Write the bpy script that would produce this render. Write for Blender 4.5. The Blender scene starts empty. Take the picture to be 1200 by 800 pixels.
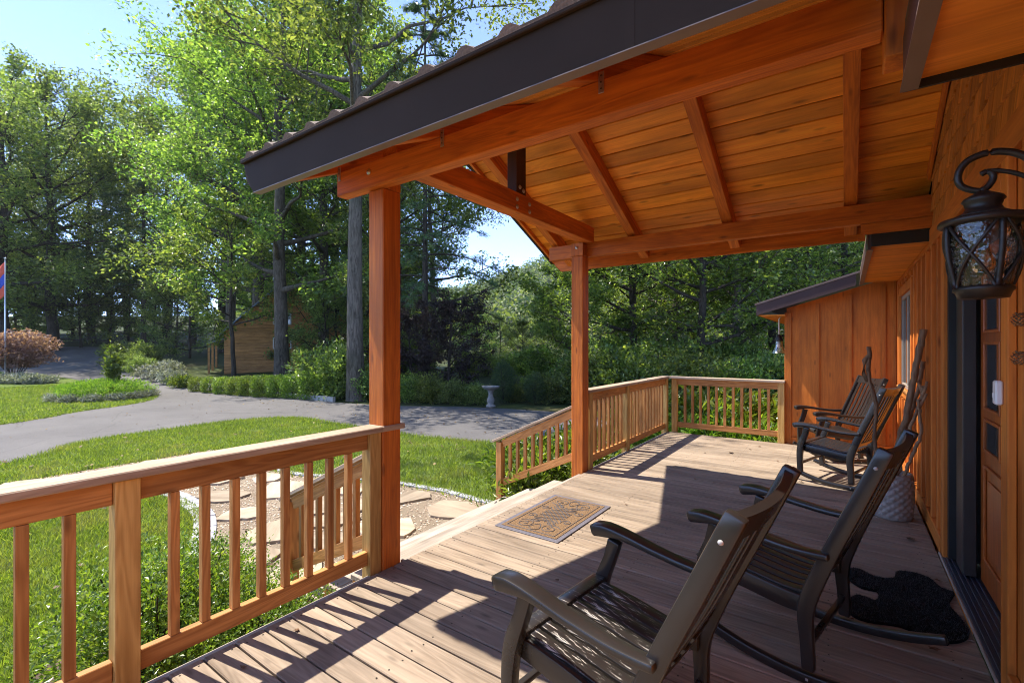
import bpy, bmesh, math, random
import numpy as np
from mathutils import Vector, Matrix
from mathutils.geometry import delaunay_2d_cdt

R = math.radians
scene = bpy.context.scene
COL = scene.collection
random.seed(7)

# ------------------------------------------------------------------ camera
cam_d = bpy.data.cameras.new('camera')
cam_d.sensor_width = 36.0
cam_d.lens = 16.5
cam_d.shift_y = 4.0 / 1200.0
cam_d.clip_start = 0.05
cam_d.clip_end = 3000.0
cam = bpy.data.objects.new('camera', cam_d)
cam.location = (0, 0, 1.5)
cam.rotation_euler = (R(90), 0, math.atan(392 / 550.0))
COL.objects.link(cam)
scene.camera = cam

# ------------------------------------------------------------------ light
SH = Vector((0.575, 0.10, -1.0)).normalized()           # direction the sunlight travels
sun_d = bpy.data.lights.new('sun', 'SUN')
sun_d.energy = 2.0
sun_d.angle = R(0.55)
sun_d.color = (1.0, 0.94, 0.85)
sun = bpy.data.objects.new('sun', sun_d)
sun.rotation_euler = SH.to_track_quat('-Z', 'Y').to_euler()
COL.objects.link(sun)

world = bpy.data.worlds.new('World')
scene.world = world
world.use_nodes = True
wn, wl = world.node_tree.nodes, world.node_tree.links
wn.clear()
w_out = wn.new('ShaderNodeOutputWorld')
w_bg = wn.new('ShaderNodeBackground')
w_bg.inputs['Strength'].default_value = 0.15
sky = wn.new('ShaderNodeTexSky')
sky.sky_type = 'NISHITA'
sky.sun_disc = False
sky.sun_elevation = math.asin(-SH.z)
sky.sun_rotation = math.atan2(-SH.x, -SH.y)
sky.altitude = 600
sky.air_density = 0.36
sky.dust_density = 0.0
sky.ozone_density = 1.0
# small scattered fair-weather clouds over the whole sky
w_tc = wn.new('ShaderNodeTexCoord')
w_map = wn.new('ShaderNodeMapping')
w_map.inputs['Scale'].default_value = (1, 1, 2.6)
w_no = wn.new('ShaderNodeTexNoise')
w_no.inputs['Scale'].default_value = 7.0
w_no.inputs['Detail'].default_value = 7
w_no.inputs['Roughness'].default_value = 0.55
w_rp = wn.new('ShaderNodeValToRGB')
w_rp.color_ramp.elements[0].position = 0.67
w_rp.color_ramp.elements[0].color = (0, 0, 0, 1)
w_rp.color_ramp.elements[1].position = 0.77
w_rp.color_ramp.elements[1].color = (0.85, 0.85, 0.85, 1)
w_mx = wn.new('ShaderNodeMixRGB')
w_mx.inputs[2].default_value = (6.3, 6.4, 6.6, 1)
wl.new(w_tc.outputs['Generated'], w_map.inputs['Vector'])
wl.new(w_map.outputs['Vector'], w_no.inputs['Vector'])
wl.new(w_no.outputs['Fac'], w_rp.inputs['Fac'])
wl.new(w_rp.outputs['Color'], w_mx.inputs[0])
w_tint = wn.new('ShaderNodeMixRGB'); w_tint.blend_type = 'MULTIPLY'; w_tint.inputs[0].default_value = 1.0
w_tint.inputs[2].default_value = (0.97, 0.925, 0.97, 1)
wl.new(sky.outputs['Color'], w_tint.inputs[1])
wl.new(w_tint.outputs['Color'], w_mx.inputs[1])
wl.new(w_mx.outputs['Color'], w_bg.inputs['Color'])
wl.new(w_bg.outputs['Background'], w_out.inputs['Surface'])

scene.view_settings.view_transform = 'Standard'
scene.view_settings.look = 'None'
scene.view_settings.exposure = 2.5
scene.view_settings.gamma = 1.0
scene.view_settings.use_curve_mapping = False
scene.cycles.use_denoising = True
scene.cycles.max_bounces = 10
scene.cycles.diffuse_bounces = 7
scene.cycles.filter_width = 1.05
scene.cycles.transparent_max_bounces = 8
scene.cycles.sample_clamp_indirect = 6.0

# ------------------------------------------------------------------ helpers
def tag(o, label=None, cat=None, group=None, kind=None):
    if label: o['label'] = label
    if cat: o['category'] = cat
    if group: o['group'] = group
    if kind: o['kind'] = kind
    return o

WORLD = {}
def wpos(o):
    return WORLD.get(o.name, Vector((0, 0, 0))) if o else Vector((0, 0, 0))

def add(name, me, mat, parent=None, loc=(0, 0, 0), rot=(0, 0, 0)):
    o = bpy.data.objects.new(name, me)
    COL.objects.link(o)
    loc = Vector(loc)
    WORLD[o.name] = loc
    o.location = loc - wpos(parent)
    o.rotation_euler = rot
    if parent: o.parent = parent
    if mat is not None and me is not None and len(me.materials) == 0:
        me.materials.append(mat)
    return o

def thing(name, loc, label, cat, group=None):
    o = bpy.data.objects.new(name, None)
    COL.objects.link(o)
    o.location = loc
    o.empty_display_size = 0.1
    WORLD[o.name] = Vector(loc)
    return tag(o, label, cat, group)

def np_mesh(name, V, F, smooth=False):
    """V (n,3) array, F (m,k) int array with k = 3 or 4."""
    V = np.asarray(V, dtype=np.float32); F = np.asarray(F, dtype=np.int32)
    me = bpy.data.meshes.new(name)
    k = F.shape[1]
    me.vertices.add(len(V)); me.vertices.foreach_set('co', V.ravel())
    me.loops.add(F.size); me.loops.foreach_set('vertex_index', F.ravel())
    me.polygons.add(len(F))
    me.polygons.foreach_set('loop_start', np.arange(0, F.size, k, dtype=np.int32))
    me.polygons.foreach_set('use_smooth', np.full(len(F), smooth, dtype=bool))
    me.update(calc_edges=True)
    return me

def py_mesh(name, V, F, smooth=False):
    me = bpy.data.meshes.new(name)
    me.from_pydata([tuple(v) for v in V], [], F)
    if smooth:
        me.polygons.foreach_set('use_smooth', [True] * len(me.polygons))
    me.update()
    return me

_bc = {}
def box_mesh(sx, sy, sz, bev=0.003, mat=None):
    key = (round(sx, 4), round(sy, 4), round(sz, 4), bev, mat.name if mat else '')
    if key in _bc: return _bc[key]
    bm = bmesh.new()
    bmesh.ops.create_cube(bm, size=1.0)
    for v in bm.verts:
        v.co.x *= sx; v.co.y *= sy; v.co.z *= sz
    if bev > 0:
        b = min(bev, 0.24 * min(sx, sy, sz))
        bmesh.ops.bevel(bm, geom=list(bm.edges), offset=b, segments=1, affect='EDGES', profile=0.5)
    me = bpy.data.meshes.new('box')
    bm.to_mesh(me); bm.free()
    if mat: me.materials.append(mat)
    _bc[key] = me
    return me

def box(name, lo, hi, mat, parent=None, bev=0.003, rot=(0, 0, 0)):
    lo, hi = Vector(lo), Vector(hi)
    s = hi - lo
    return add(name, box_mesh(s.x, s.y, s.z, bev, mat), None, parent, (lo + hi) / 2, rot)

def beam(name, a, b, w, h, mat, parent=None, bev=0.003, up=Vector((0, 0, 1))):
    """bar from a to b with its local x along the length, width w (level) and height h."""
    a, b = Vector(a), Vector(b)
    d = b - a; L = d.length; d.normalize()
    y = up.cross(d).normalized(); z = d.cross(y)
    m = Matrix((d, y, z)).transposed()
    return add(name, box_mesh(L, w, h, bev, mat), None, parent, (a + b) / 2, m.to_euler())

def tube_arrays(paths, sides=7):
    """paths: list of (pts (n,3), radii (n)); returns V, F quads."""
    Vs, Fs, off = [], [], 0
    ang = np.linspace(0, 2 * np.pi, sides, endpoint=False)
    for pts, rad in paths:
        pts = np.asarray(pts, float); rad = np.asarray(rad, float); n = len(pts)
        t = np.gradient(pts, axis=0); t /= np.linalg.norm(t, axis=1, keepdims=True) + 1e-9
        ref = np.array([1.0, 0, 0]) if abs(t[0][2]) > 0.8 else np.array([0, 0, 1.0])
        a = np.cross(t, ref); a /= np.linalg.norm(a, axis=1, keepdims=True) + 1e-9
        b = np.cross(t, a)
        ring = pts[:, None, :] + rad[:, None, None] * (np.cos(ang)[None, :, None] * a[:, None, :] + np.sin(ang)[None, :, None] * b[:, None, :])
        Vs.append(ring.reshape(-1, 3))
        i = np.arange(n - 1)[:, None] * sides; j = np.arange(sides)[None, :]; j2 = (j + 1) % sides
        f = np.stack([i + j, i + j2, i + sides + j2, i + sides + j], -1).reshape(-1, 4) + off
        # end caps as degenerate-free fans of quads are skipped; add end points
        Fs.append(f)
        off += n * sides
    return np.concatenate(Vs), np.concatenate(Fs)

def tube_mesh(name, paths, sides=8, cap=True):
    V, F = tube_arrays(paths, sides)
    F = [tuple(f) for f in F]
    if cap:
        off = 0
        for pts, rad in paths:
            n = len(pts)
            F.append(tuple(range(off + sides - 1, off - 1, -1)) if False else tuple(range(off, off + sides)))
            F.append(tuple(range(off + (n - 1) * sides, off + n * sides)))
            off += n * sides
    return py_mesh(name, V, F, True)

def lathe_mesh(name, prof, seg=32, smooth=True):
    V, F = [], []
    n = len(prof)
    for i in range(seg):
        a = 2 * math.pi * i / seg
        for r, z in prof: V.append((r * math.cos(a), r * math.sin(a), z))
    for i in range(seg):
        k = (i + 1) % seg
        for j in range(n - 1):
            F.append((i * n + j, k * n + j, k * n + j + 1, i * n + j + 1))
    return py_mesh(name, V, F, smooth)

def prism_mesh(name, poly, z0, z1, bev=0.0):
    """vertical prism over a 2D polygon."""
    bm = bmesh.new()
    vs = [bm.verts.new((x, y, z0)) for x, y in poly]
    f = bm.faces.new(vs)
    ex = bmesh.ops.extrude_face_region(bm, geom=[f])
    bmesh.ops.translate(bm, verts=[g for g in ex['geom'] if isinstance(g, bmesh.types.BMVert)], vec=(0, 0, z1 - z0))
    bmesh.ops.recalc_face_normals(bm, faces=bm.faces)
    if bev > 0:
        zt_ = max(z0, z1)
        ed = [e for e in bm.edges if all(abs(v.co.z - zt_) < 1e-6 for v in e.verts)]
        bmesh.ops.bevel(bm, geom=ed, offset=bev, segments=2, affect='EDGES', profile=0.6)
    me = bpy.data.meshes.new(name); bm.to_mesh(me); bm.free()
    return me

def ribbon_mesh(name, pts, y0, y1, bev=0.004, ywid=None):
    """bar that follows a side-view centre line: pts = [(x, z, thickness)], extruded y0..y1."""
    P = np.array([(p[0], p[1]) for p in pts], float); W = np.array([p[2] for p in pts], float)
    # resample smoothly (Catmull-Rom)
    Q, T = [], []
    n = len(P)
    for i in range(n - 1):
        p0, p1, p2, p3 = P[max(i - 1, 0)], P[i], P[i + 1], P[min(i + 2, n - 1)]
        for s in np.linspace(0, 1, 4, endpoint=False):
            Q.append(0.5 * ((2 * p1) + (-p0 + p2) * s + (2 * p0 - 5 * p1 + 4 * p2 - p3) * s * s + (-p0 + 3 * p1 - 3 * p2 + p3) * s ** 3))
            T.append(W[i] * (1 - s) + W[i + 1] * s)
    Q.append(P[-1]); T.append(W[-1])
    Q, T = np.array(Q), np.array(T)
    t = np.gradient(Q, axis=0); t /= np.linalg.norm(t, axis=1, keepdims=True)
    nrm = np.stack([-t[:, 1], t[:, 0]], 1)
    A, B = Q + nrm * T[:, None] / 2, Q - nrm * T[:, None] / 2
    yc, yh = (y0 + y1) / 2, abs(y1 - y0) / 2
    bm = bmesh.new(); rings = []
    for i in range(len(Q)):
        h = yh if ywid is None else yh * np.interp(i / (len(Q) - 1), np.linspace(0, 1, len(ywid)), ywid)
        rings.append([bm.verts.new((A[i][0], yc - h, A[i][1])), bm.verts.new((A[i][0], yc + h, A[i][1])),
                      bm.verts.new((B[i][0], yc + h, B[i][1])), bm.verts.new((B[i][0], yc - h, B[i][1]))])
    for i in range(len(rings) - 1):
        for j in range(4):
            k = (j + 1) % 4
            bm.faces.new((rings[i][j], rings[i][k], rings[i + 1][k], rings[i + 1][j]))
    bm.faces.new(rings[0]); bm.faces.new(rings[-1][::-1])
    bmesh.ops.recalc_face_normals(bm, faces=bm.faces)
    if bev:
        ed = []
        for e in bm.edges:
            if len(e.link_faces) == 2 and e.calc_face_angle(0) > 0.7: ed.append(e)
        bmesh.ops.bevel(bm, geom=ed, offset=bev, segments=2, affect='EDGES', profile=0.5)
    for f in bm.faces: f.smooth = True
    me = bpy.data.meshes.new(name); bm.to_mesh(me); bm.free()
    try:
        me.set_sharp_from_angle(angle=R(40))
    except Exception: pass
    return me

def smooth_poly(pts, step=0.3, closed=True):
    P = [Vector((p[0], p[1])) for p in pts]; n = len(P); out = []
    for i in range(n if closed else n - 1):
        if closed:
            p0, p1, p2, p3 = P[(i - 1) % n], P[i], P[(i + 1) % n], P[(i + 2) % n]
        else:
            p0, p1, p2, p3 = P[max(i - 1, 0)], P[i], P[i + 1], P[min(i + 2, n - 1)]
        m = max(1, int((p2 - p1).length / step))
        for k in range(m):
            s = k / m
            q = 0.5 * ((2 * p1) + (-p0 + p2) * s + (2 * p0 - 5 * p1 + 4 * p2 - p3) * s * s + (-p0 + 3 * p1 - 3 * p2 + p3) * s ** 3)
            out.append((q.x, q.y))
    if not closed: out.append((P[-1].x, P[-1].y))
    return out

def in_poly(px, py, poly):
    poly = np.asarray(poly); x, y = poly[:, 0], poly[:, 1]
    x2, y2 = np.roll(x, -1), np.roll(y, -1)
    ins = np.zeros(len(px), bool)
    for a, b, c, d in zip(x, y, x2, y2):
        if b == d: continue
        cond = ((b > py) != (d > py)) & (px < (c - a) * (py - b) / (d - b) + a)
        ins ^= cond
    return ins

# ------------------------------------------------------------------ materials
def new_mat(name):
    m = bpy.data.materials.new(name); m.use_nodes = True
    n, l = m.node_tree.nodes, m.node_tree.links
    b = n['Principled BSDF']
    return m, n, l, b

def ramp(n, stops):
    r = n.new('ShaderNodeValToRGB')
    e = r.color_ramp.elements
    while len(e) < len(stops): e.new(0.5)
    for i, (p, c) in enumerate(stops):
        e[i].position = p; e[i].color = (c[0], c[1], c[2], 1)
    return r

def mixc(n, l, fac, a, b, mode='MIX'):
    m = n.new('ShaderNodeMixRGB'); m.blend_type = mode
    for s, v in ((0, fac), (1, a), (2, b)):
        if hasattr(v, 'is_linked') or hasattr(v, 'links'): l.new(v, m.inputs[s])
        elif isinstance(v, (int, float)): m.inputs[s].default_value = v
        else: m.inputs[s].default_value = (v[0], v[1], v[2], 1)
    return m.outputs[0]

def wood(name, dark, light, axis='X', rough=0.55, vary=0.25, knots=0.0, grain=1.0, bump=0.25, patch=None, spec=0.35, rings=0.5):
    m, n, l, b = new_mat(name)
    tc = n.new('ShaderNodeTexCoord'); oi = n.new('ShaderNodeObjectInfo')
    ofs = n.new('ShaderNodeVectorMath'); ofs.operation = 'SCALE'
    ofs.inputs[0].default_value = (37.0, 53.0, 71.0)
    l.new(oi.outputs['Random'], ofs.inputs['Scale'])
    ad = n.new('ShaderNodeVectorMath'); ad.operation = 'ADD'
    l.new(tc.outputs['Object'], ad.inputs[0]); l.new(ofs.outputs[0], ad.inputs[1])
    def mapped(long_s, cross_s):
        mp = n.new('ShaderNodeMapping')
        sc = [cross_s] * 3; sc['XYZ'.index(axis)] = long_s
        mp.inputs['Scale'].default_value = sc
        l.new(ad.outputs[0], mp.inputs['Vector']); return mp.outputs[0]
    g1 = n.new('ShaderNodeTexNoise'); g1.inputs['Scale'].default_value = 1.0
    g1.inputs['Detail'].default_value = 5; g1.inputs['Roughness'].default_value = 0.6
    l.new(mapped(1.6 * grain, 46 * grain), g1.inputs['Vector'])
    g2 = n.new('ShaderNodeTexNoise'); g2.inputs['Scale'].default_value = 1.0
    g2.inputs['Detail'].default_value = 2; g2.inputs['Distortion'].default_value = 0.6
    l.new(mapped(0.9, 9), g2.inputs['Vector'])
    # growth rings: bands of the slow noise
    mu = n.new('ShaderNodeMath'); mu.operation = 'MULTIPLY'; mu.inputs[1].default_value = 62
    l.new(g2.outputs['Fac'], mu.inputs[0])
    si = n.new('ShaderNodeMath'); si.operation = 'SINE'; l.new(mu.outputs[0], si.inputs[0])
    s2 = n.new('ShaderNodeMath'); s2.operation = 'MULTIPLY_ADD'; s2.inputs[1].default_value = 0.16 * rings; s2.inputs[2].default_value = 0.0
    l.new(si.outputs[0], s2.inputs[0])
    su = n.new('ShaderNodeMath'); su.operation = 'ADD'
    l.new(g1.outputs['Fac'], su.inputs[0]); l.new(s2.outputs[0], su.inputs[1])
    rp = ramp(n, [(0.25, dark), (0.7, light)])
    l.new(su.outputs[0], rp.inputs['Fac'])
    col = rp.outputs['Color']
    if knots > 0:
        vo = n.new('ShaderNodeTexVoronoi'); vo.inputs['Scale'].default_value = 1.0
        l.new(mapped(2.6, 9), vo.inputs['Vector'])
        kr = ramp(n, [(0.0, (1, 1, 1)), (0.05 + 0.05 * knots, (0.75, 0.75, 0.75)), (0.13 + 0.09 * knots, (0, 0, 0))])
        l.new(vo.outputs['Distance'], kr.inputs['Fac'])
        kk = n.new('ShaderNodeMath'); kk.operation = 'MULTIPLY'; kk.inputs[1].default_value = 0.8
        l.new(kr.outputs['Color'], kk.inputs[0])
        col = mixc(n, l, kk.outputs[0], col, tuple(c * 0.35 for c in dark))
    if patch:
        pn = n.new('ShaderNodeTexNoise'); pn.inputs['Scale'].default_value = 1.3; pn.inputs['Detail'].default_value = 6
        l.new(tc.outputs['Object'], pn.inputs['Vector'])
        pr = ramp(n, [(0.42, (0, 0, 0)), (0.68, (1, 1, 1))]); l.new(pn.outputs['Fac'], pr.inputs['Fac'])
        pm = n.new('ShaderNodeMath'); pm.operation = 'MULTIPLY'; pm.inputs[1].default_value = 0.55
        l.new(pr.outputs['Color'], pm.inputs[0])
        col = mixc(n, l, pm.outputs[0], col, patch)
    bl = n.new('ShaderNodeTexNoise'); bl.inputs['Scale'].default_value = 1.0; bl.inputs['Detail'].default_value = 5
    l.new(mapped(1.6, 6.5), bl.inputs['Vector'])
    br = ramp(n, [(0.32, (0.74, 0.72, 0.70)), (0.55, (1.0, 1.0, 1.0)), (0.72, (1.14, 1.14, 1.14))]); l.new(bl.outputs['Fac'], br.inputs['Fac'])
    col = mixc(n, l, 1.0, col, br.outputs['Color'], 'MULTIPLY')
    vr = n.new('ShaderNodeMapRange'); vr.inputs['To Min'].default_value = 1 - vary; vr.inputs['To Max'].default_value = 1 + vary
    l.new(oi.outputs['Random'], vr.inputs['Value'])
    hs = n.new('ShaderNodeHueSaturation'); l.new(vr.outputs[0], hs.inputs['Value'])
    l.new(col, hs.inputs['Color'])
    l.new(hs.outputs[0], b.inputs['Base Color'])
    b.inputs['Roughness'].default_value = rough
    b.inputs['Specular IOR Level'].default_value = spec
    bp = n.new('ShaderNodeBump'); bp.inputs['Strength'].default_value = bump; bp.inputs['Distance'].default_value = 0.004
    l.new(su.outputs[0], bp.inputs['Height']); l.new(bp.outputs[0], b.inputs['Normal'])
    return m

def plain(name, col, rough=0.6, noise=0.15, scale=20.0, metal=0.0, spec=0.5, bump=0.0, vary=0.0):
    m, n, l, b = new_mat(name)
    tc = n.new('ShaderNodeTexCoord')
    no = n.new('ShaderNodeTexNoise'); no.inputs['Scale'].default_value = scale; no.inputs['Detail'].default_value = 6
    l.new(tc.outputs['Object'], no.inputs['Vector'])
    rp = ramp(n, [(0.3, tuple(c * (1 - noise) for c in col)), (0.7, tuple(min(1, c * (1 + noise)) for c in col))])
    l.new(no.outputs['Fac'], rp.inputs['Fac'])
    out = rp.outputs['Color']
    if vary:
        oi = n.new('ShaderNodeObjectInfo')
        vr = n.new('ShaderNodeMapRange'); vr.inputs['To Min'].default_value = 1 - vary; vr.inputs['To Max'].default_value = 1 + vary
        l.new(oi.outputs['Random'], vr.inputs['Value'])
        hs = n.new('ShaderNodeHueSaturation'); l.new(vr.outputs[0], hs.inputs['Value']); l.new(out, hs.inputs['Color']); out = hs.outputs[0]
    l.new(out, b.inputs['Base Color'])
    b.inputs['Roughness'].default_value = rough; b.inputs['Metallic'].default_value = metal
    b.inputs['Specular IOR Level'].default_value = spec
    if bump:
        bp = n.new('ShaderNodeBump'); bp.inputs['Strength'].default_value = bump; bp.inputs['Distance'].default_value = 0.01
        l.new(no.outputs['Fac'], bp.inputs['Height']); l.new(bp.outputs[0], b.inputs['Normal'])
    return m

def leafmat(name, dark, mid, light, trans=0.35, rough=0.5, obj_vary=0.22, hue=0.03, dry=None):
    m, n, l, b = new_mat(name)
    ge = n.new('ShaderNodeNewGeometry'); oi = n.new('ShaderNodeObjectInfo')
    rp = ramp(n, [(0.0, dark), (0.55, mid), (1.0, light)])
    l.new(ge.outputs['Random Per Island'], rp.inputs['Fac'])
    hs = n.new('ShaderNodeHueSaturation')
    v = n.new('ShaderNodeMapRange'); v.inputs['To Min'].default_value = 1 - obj_vary; v.inputs['To Max'].default_value = 1 + obj_vary
    l.new(oi.outputs['Random'], v.inputs['Value']); l.new(v.outputs[0], hs.inputs['Value'])
    h = n.new('ShaderNodeMapRange'); h.inputs['To Min'].default_value = 0.5 - hue; h.inputs['To Max'].default_value = 0.5 + hue * 0.6
    l.new(oi.outputs['Random'], h.inputs['Value']); l.new(h.outputs[0], hs.inputs['Hue'])
    lc = rp.outputs['Color']
    if dry:
        tc = n.new('ShaderNodeTexCoord')
        dn = n.new('ShaderNodeTexNoise'); dn.inputs['Scale'].default_value = 0.9; dn.inputs['Detail'].default_value = 6; dn.inputs['Roughness'].default_value = 0.7
        l.new(tc.outputs['Object'], dn.inputs['Vector'])
        d1 = ramp(n, [(0.52, (0, 0, 0)), (0.72, (0.65, 0.65, 0.65))]); l.new(dn.outputs['Fac'], d1.inputs['Fac'])
        lc = mixc(n, l, d1.outputs['Color'], lc, dry)
        d2 = ramp(n, [(0.30, (0.62, 0.68, 0.6)), (0.48, (1, 1, 1))]); l.new(dn.outputs['Fac'], d2.inputs['Fac'])
        lc = mixc(n, l, 1.0, lc, d2.outputs['Color'], 'MULTIPLY')
    l.new(lc, hs.inputs['Color'])
    l.new(hs.outputs[0], b.inputs['Base Color'])
    b.inputs['Roughness'].default_value = rough
    b.inputs['Specular IOR Level'].default_value = 0.6
    tr = n.new('ShaderNodeBsdfTranslucent')
    tcol = mixc(n, l, 1.0, hs.outputs[0], (1.75, 1.8, 0.75), 'MULTIPLY')
    l.new(tcol, tr.inputs['Color'])
    mx = n.new('ShaderNodeMixShader'); mx.inputs[0].default_value = trans
    l.new(b.outputs[0], mx.inputs[1]); l.new(tr.outputs[0], mx.inputs[2])
    l.new(mx.outputs[0], n['Material Output'].inputs['Surface'])
    return m

STAIN_D, STAIN_L = (0.38, 0.086, 0.008), (0.64, 0.180, 0.017)
M = {}
for ax in 'XYZ':
    M['stain' + ax] = wood('red_stained_timber_' + ax, STAIN_D, STAIN_L, ax, 0.6, 0.16, knots=0.12, grain=0.8, bump=0.5)
    M['cedar' + ax] = wood('cedar_railing_' + ax, (0.36, 0.145, 0.036), (0.58, 0.275, 0.082), ax, 0.6, 0.18, knots=0.25, rings=0.8)
    M['siding' + ax] = wood('stained_siding_' + ax, (0.44, 0.120, 0.014), (0.62, 0.185, 0.022), ax, 0.65, 0.12, knots=0.1, grain=0.8, bump=0.3, rings=0.4)
M['treated'] = wood('treated_post_timber', (0.42, 0.23, 0.06), (0.60, 0.37, 0.115), 'Z', 0.6, 0.12, knots=0.2, rings=0.9)
M['ceil'] = wood('ceiling_boards', (0.62, 0.190, 0.013), (0.87, 0.325, 0.028), 'X', 0.5, 0.26, knots=0.55, grain=0.5, rings=0.35, bump=0.15)
M['deck'] = wood('weathered_deck_boards', (0.19, 0.138, 0.092), (0.325, 0.246, 0.171), 'X', 0.75, 0.17, knots=0.12, bump=0.4, patch=(0.28, 0.22, 0.162), rings=0.6)
M['deckY'] = wood('weathered_deck_trim', (0.25, 0.20, 0.15), (0.41, 0.34, 0.265), 'Y', 0.75, 0.12, bump=0.4, patch=(0.50, 0.44, 0.37))
M['cap'] = wood('sunbleached_cap_rail', (0.33, 0.225, 0.14), (0.50, 0.38, 0.265), 'Y', 0.65, 0.1, knots=0.1)
M['capX'] = wood('sunbleached_cap_rail_x', (0.33, 0.225, 0.14), (0.50, 0.38, 0.265), 'X', 0.65, 0.1, knots=0.1)
M['shingle'] = wood('cedar_shingles', (0.34, 0.11, 0.015), (0.58, 0.205, 0.03), 'Z', 0.7, 0.22, grain=0.9)
M['ply'] = wood('plywood_soffit', (0.58, 0.185, 0.018), (0.78, 0.280, 0.032), 'X', 0.6, 0.05, grain=0.35, rings=0.6)
M['door'] = wood('varnished_door', (0.26, 0.058, 0.010), (0.46, 0.115, 0.018), 'Z', 0.3, 0.08, grain=0.8, spec=0.5)
M['kingpost'] = wood('dark_king_post', (0.035, 0.014, 0.006), (0.075, 0.028, 0.010), 'Z', 0.6, 0.1)
M['brown_metal'] = plain('brown_fascia_metal', (0.042, 0.027, 0.018), 0.7, 0.12, 2.2, 0.0, 0.08)
M['brown_edge'] = plain('brown_drip_edge', (0.16, 0.115, 0.095), 0.4, 0.06, 8)
M['wing_fascia'] = plain('wing_fascia_brown', (0.060, 0.030, 0.026), 0.5, 0.06, 5)
M['roof_tile'] = plain('stone_coated_tile', (0.17, 0.115, 0.08), 0.85, 0.35, 90, bump=0.3, vary=0.12)
M['dark_bronze'] = plain('dark_bronze_trim', (0.035, 0.028, 0.024), 0.4, 0.08, 12)
M['black'] = plain('black_trim', (0.012, 0.011, 0.010), 0.5, 0.1, 12)
M['sill'] = plain('dark_blue_sill', (0.035, 0.042, 0.062), 0.35, 0.1, 30)
M['galv'] = plain('galvanised_steel', (0.5, 0.5, 0.5), 0.35, 0.15, 60, 0.9)
M['white_plastic'] = plain('white_plastic', (0.72, 0.70, 0.66), 0.35, 0.03, 10)
M['cap_grey'] = plain('grey_plug', (0.36, 0.34, 0.31), 0.45, 0.1, 20)
M['lamp_iron'] = plain('lantern_iron', (0.028, 0.022, 0.017), 0.42, 0.25, 45, 0.3)
M['pot'] = plain('glazed_taupe_pot', (0.27, 0.225, 0.19), 0.45, 0.12, 25)
M['stick'] = wood('driftwood_stick', (0.12, 0.062, 0.03), (0.30, 0.175, 0.09), 'Z', 0.65, 0.25, knots=0.5)
M['rug'] = plain('black_coir_rug', (0.007, 0.007, 0.007), 0.95, 0.8, 160, bump=1.0, spec=0.1)
M['pile'] = leafmat('rug_fibres', (0.004, 0.004, 0.004), (0.012, 0.012, 0.012), (0.085, 0.083, 0.08), 0.0, 0.6, 0.0, 0.0)
M['mat_rubber'] = plain('grey_rubber_mat', (0.11, 0.10, 0.115), 0.6, 0.25, 60)
M['mat_fill'] = plain('brown_mat_carpet', (0.175, 0.108, 0.058), 0.95, 0.5, 90, bump=0.8, spec=0.1)
M['mat_ridge'] = plain('mat_ridge', (0.060, 0.052, 0.052), 0.7, 0.3, 90)
M['dry_leaf'] = plain('dry_leaf', (0.11, 0.055, 0.022), 0.8, 0.5, 40, vary=0.4)
M['concrete'] = plain('concrete_kerb', (0.40, 0.375, 0.34), 0.85, 0.2, 9, bump=0.3)
M['stonebath'] = plain('cast_stone', (0.21, 0.20, 0.18), 0.9, 0.25, 14, bump=0.4)
M['flag'] = wood('sandstone', (0.27, 0.205, 0.135), (0.44, 0.35, 0.245), 'X', 0.85, 0.2, grain=0.12, bump=0.3, rings=0.2)
M['paver'] = plain('grey_paver', (0.36, 0.355, 0.37), 0.85, 0.2, 30, bump=0.3, vary=0.22)
M['pebble'] = plain('pea_gravel_stone', (0.36, 0.25, 0.16), 0.75, 0.5, 7.0)
M['soil'] = plain('mulch_bed', (0.075, 0.05, 0.032), 0.95, 0.6, 26, bump=1.0)
def barkmat(name, dark, light, sc=1.0):
    m, n, l, b = new_mat(name)
    tc = n.new('ShaderNodeTexCoord'); mp = n.new('ShaderNodeMapping'); mp.inputs['Scale'].default_value = (13 * sc, 13 * sc, 2.2 * sc)
    l.new(tc.outputs['Object'], mp.inputs['Vector'])
    a = n.new('ShaderNodeTexNoise'); a.inputs['Scale'].default_value = 1.0; a.inputs['Detail'].default_value = 6; a.inputs['Roughness'].default_value = 0.65; a.inputs['Distortion'].default_value = 0.8
    l.new(mp.outputs[0], a.inputs['Vector'])
    g = n.new('ShaderNodeTexNoise'); g.inputs['Scale'].default_value = 0.8; g.inputs['Detail'].default_value = 4
    l.new(tc.outputs['Object'], g.inputs['Vector'])
    rp = ramp(n, [(0.34, dark), (0.62, light)]); l.new(a.outputs['Fac'], rp.inputs['Fac'])
    gr_ = ramp(n, [(0.35, (0.7, 0.74, 0.66)), (0.65, (1.15, 1.12, 1.08))]); l.new(g.outputs['Fac'], gr_.inputs['Fac'])
    l.new(mixc(n, l, 1.0, rp.outputs['Color'], gr_.outputs['Color'], 'MULTIPLY'), b.inputs['Base Color'])
    b.inputs['Roughness'].default_value = 0.92; b.inputs['Specular IOR Level'].default_value = 0.2
    bp = n.new('ShaderNodeBump'); bp.inputs['Strength'].default_value = 1.0; bp.inputs['Distance'].default_value = 0.05
    l.new(a.outputs['Fac'], bp.inputs['Height']); l.new(bp.outputs[0], b.inputs['Normal'])
    return m
M['bark'] = barkmat('grey_bark', (0.045, 0.036, 0.028), (0.145, 0.120, 0.097))
M['bark_pale'] = barkmat('pale_bark', (0.060, 0.050, 0.040), (0.190, 0.162, 0.132))
M['bark_dark'] = barkmat('dark_bark', (0.028, 0.023, 0.019), (0.085, 0.068, 0.055))
M['logside'] = wood('cabin_log_siding', (0.32, 0.145, 0.043), (0.54, 0.27, 0.09), 'X', 0.75, 0.16, knots=0.2)
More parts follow.
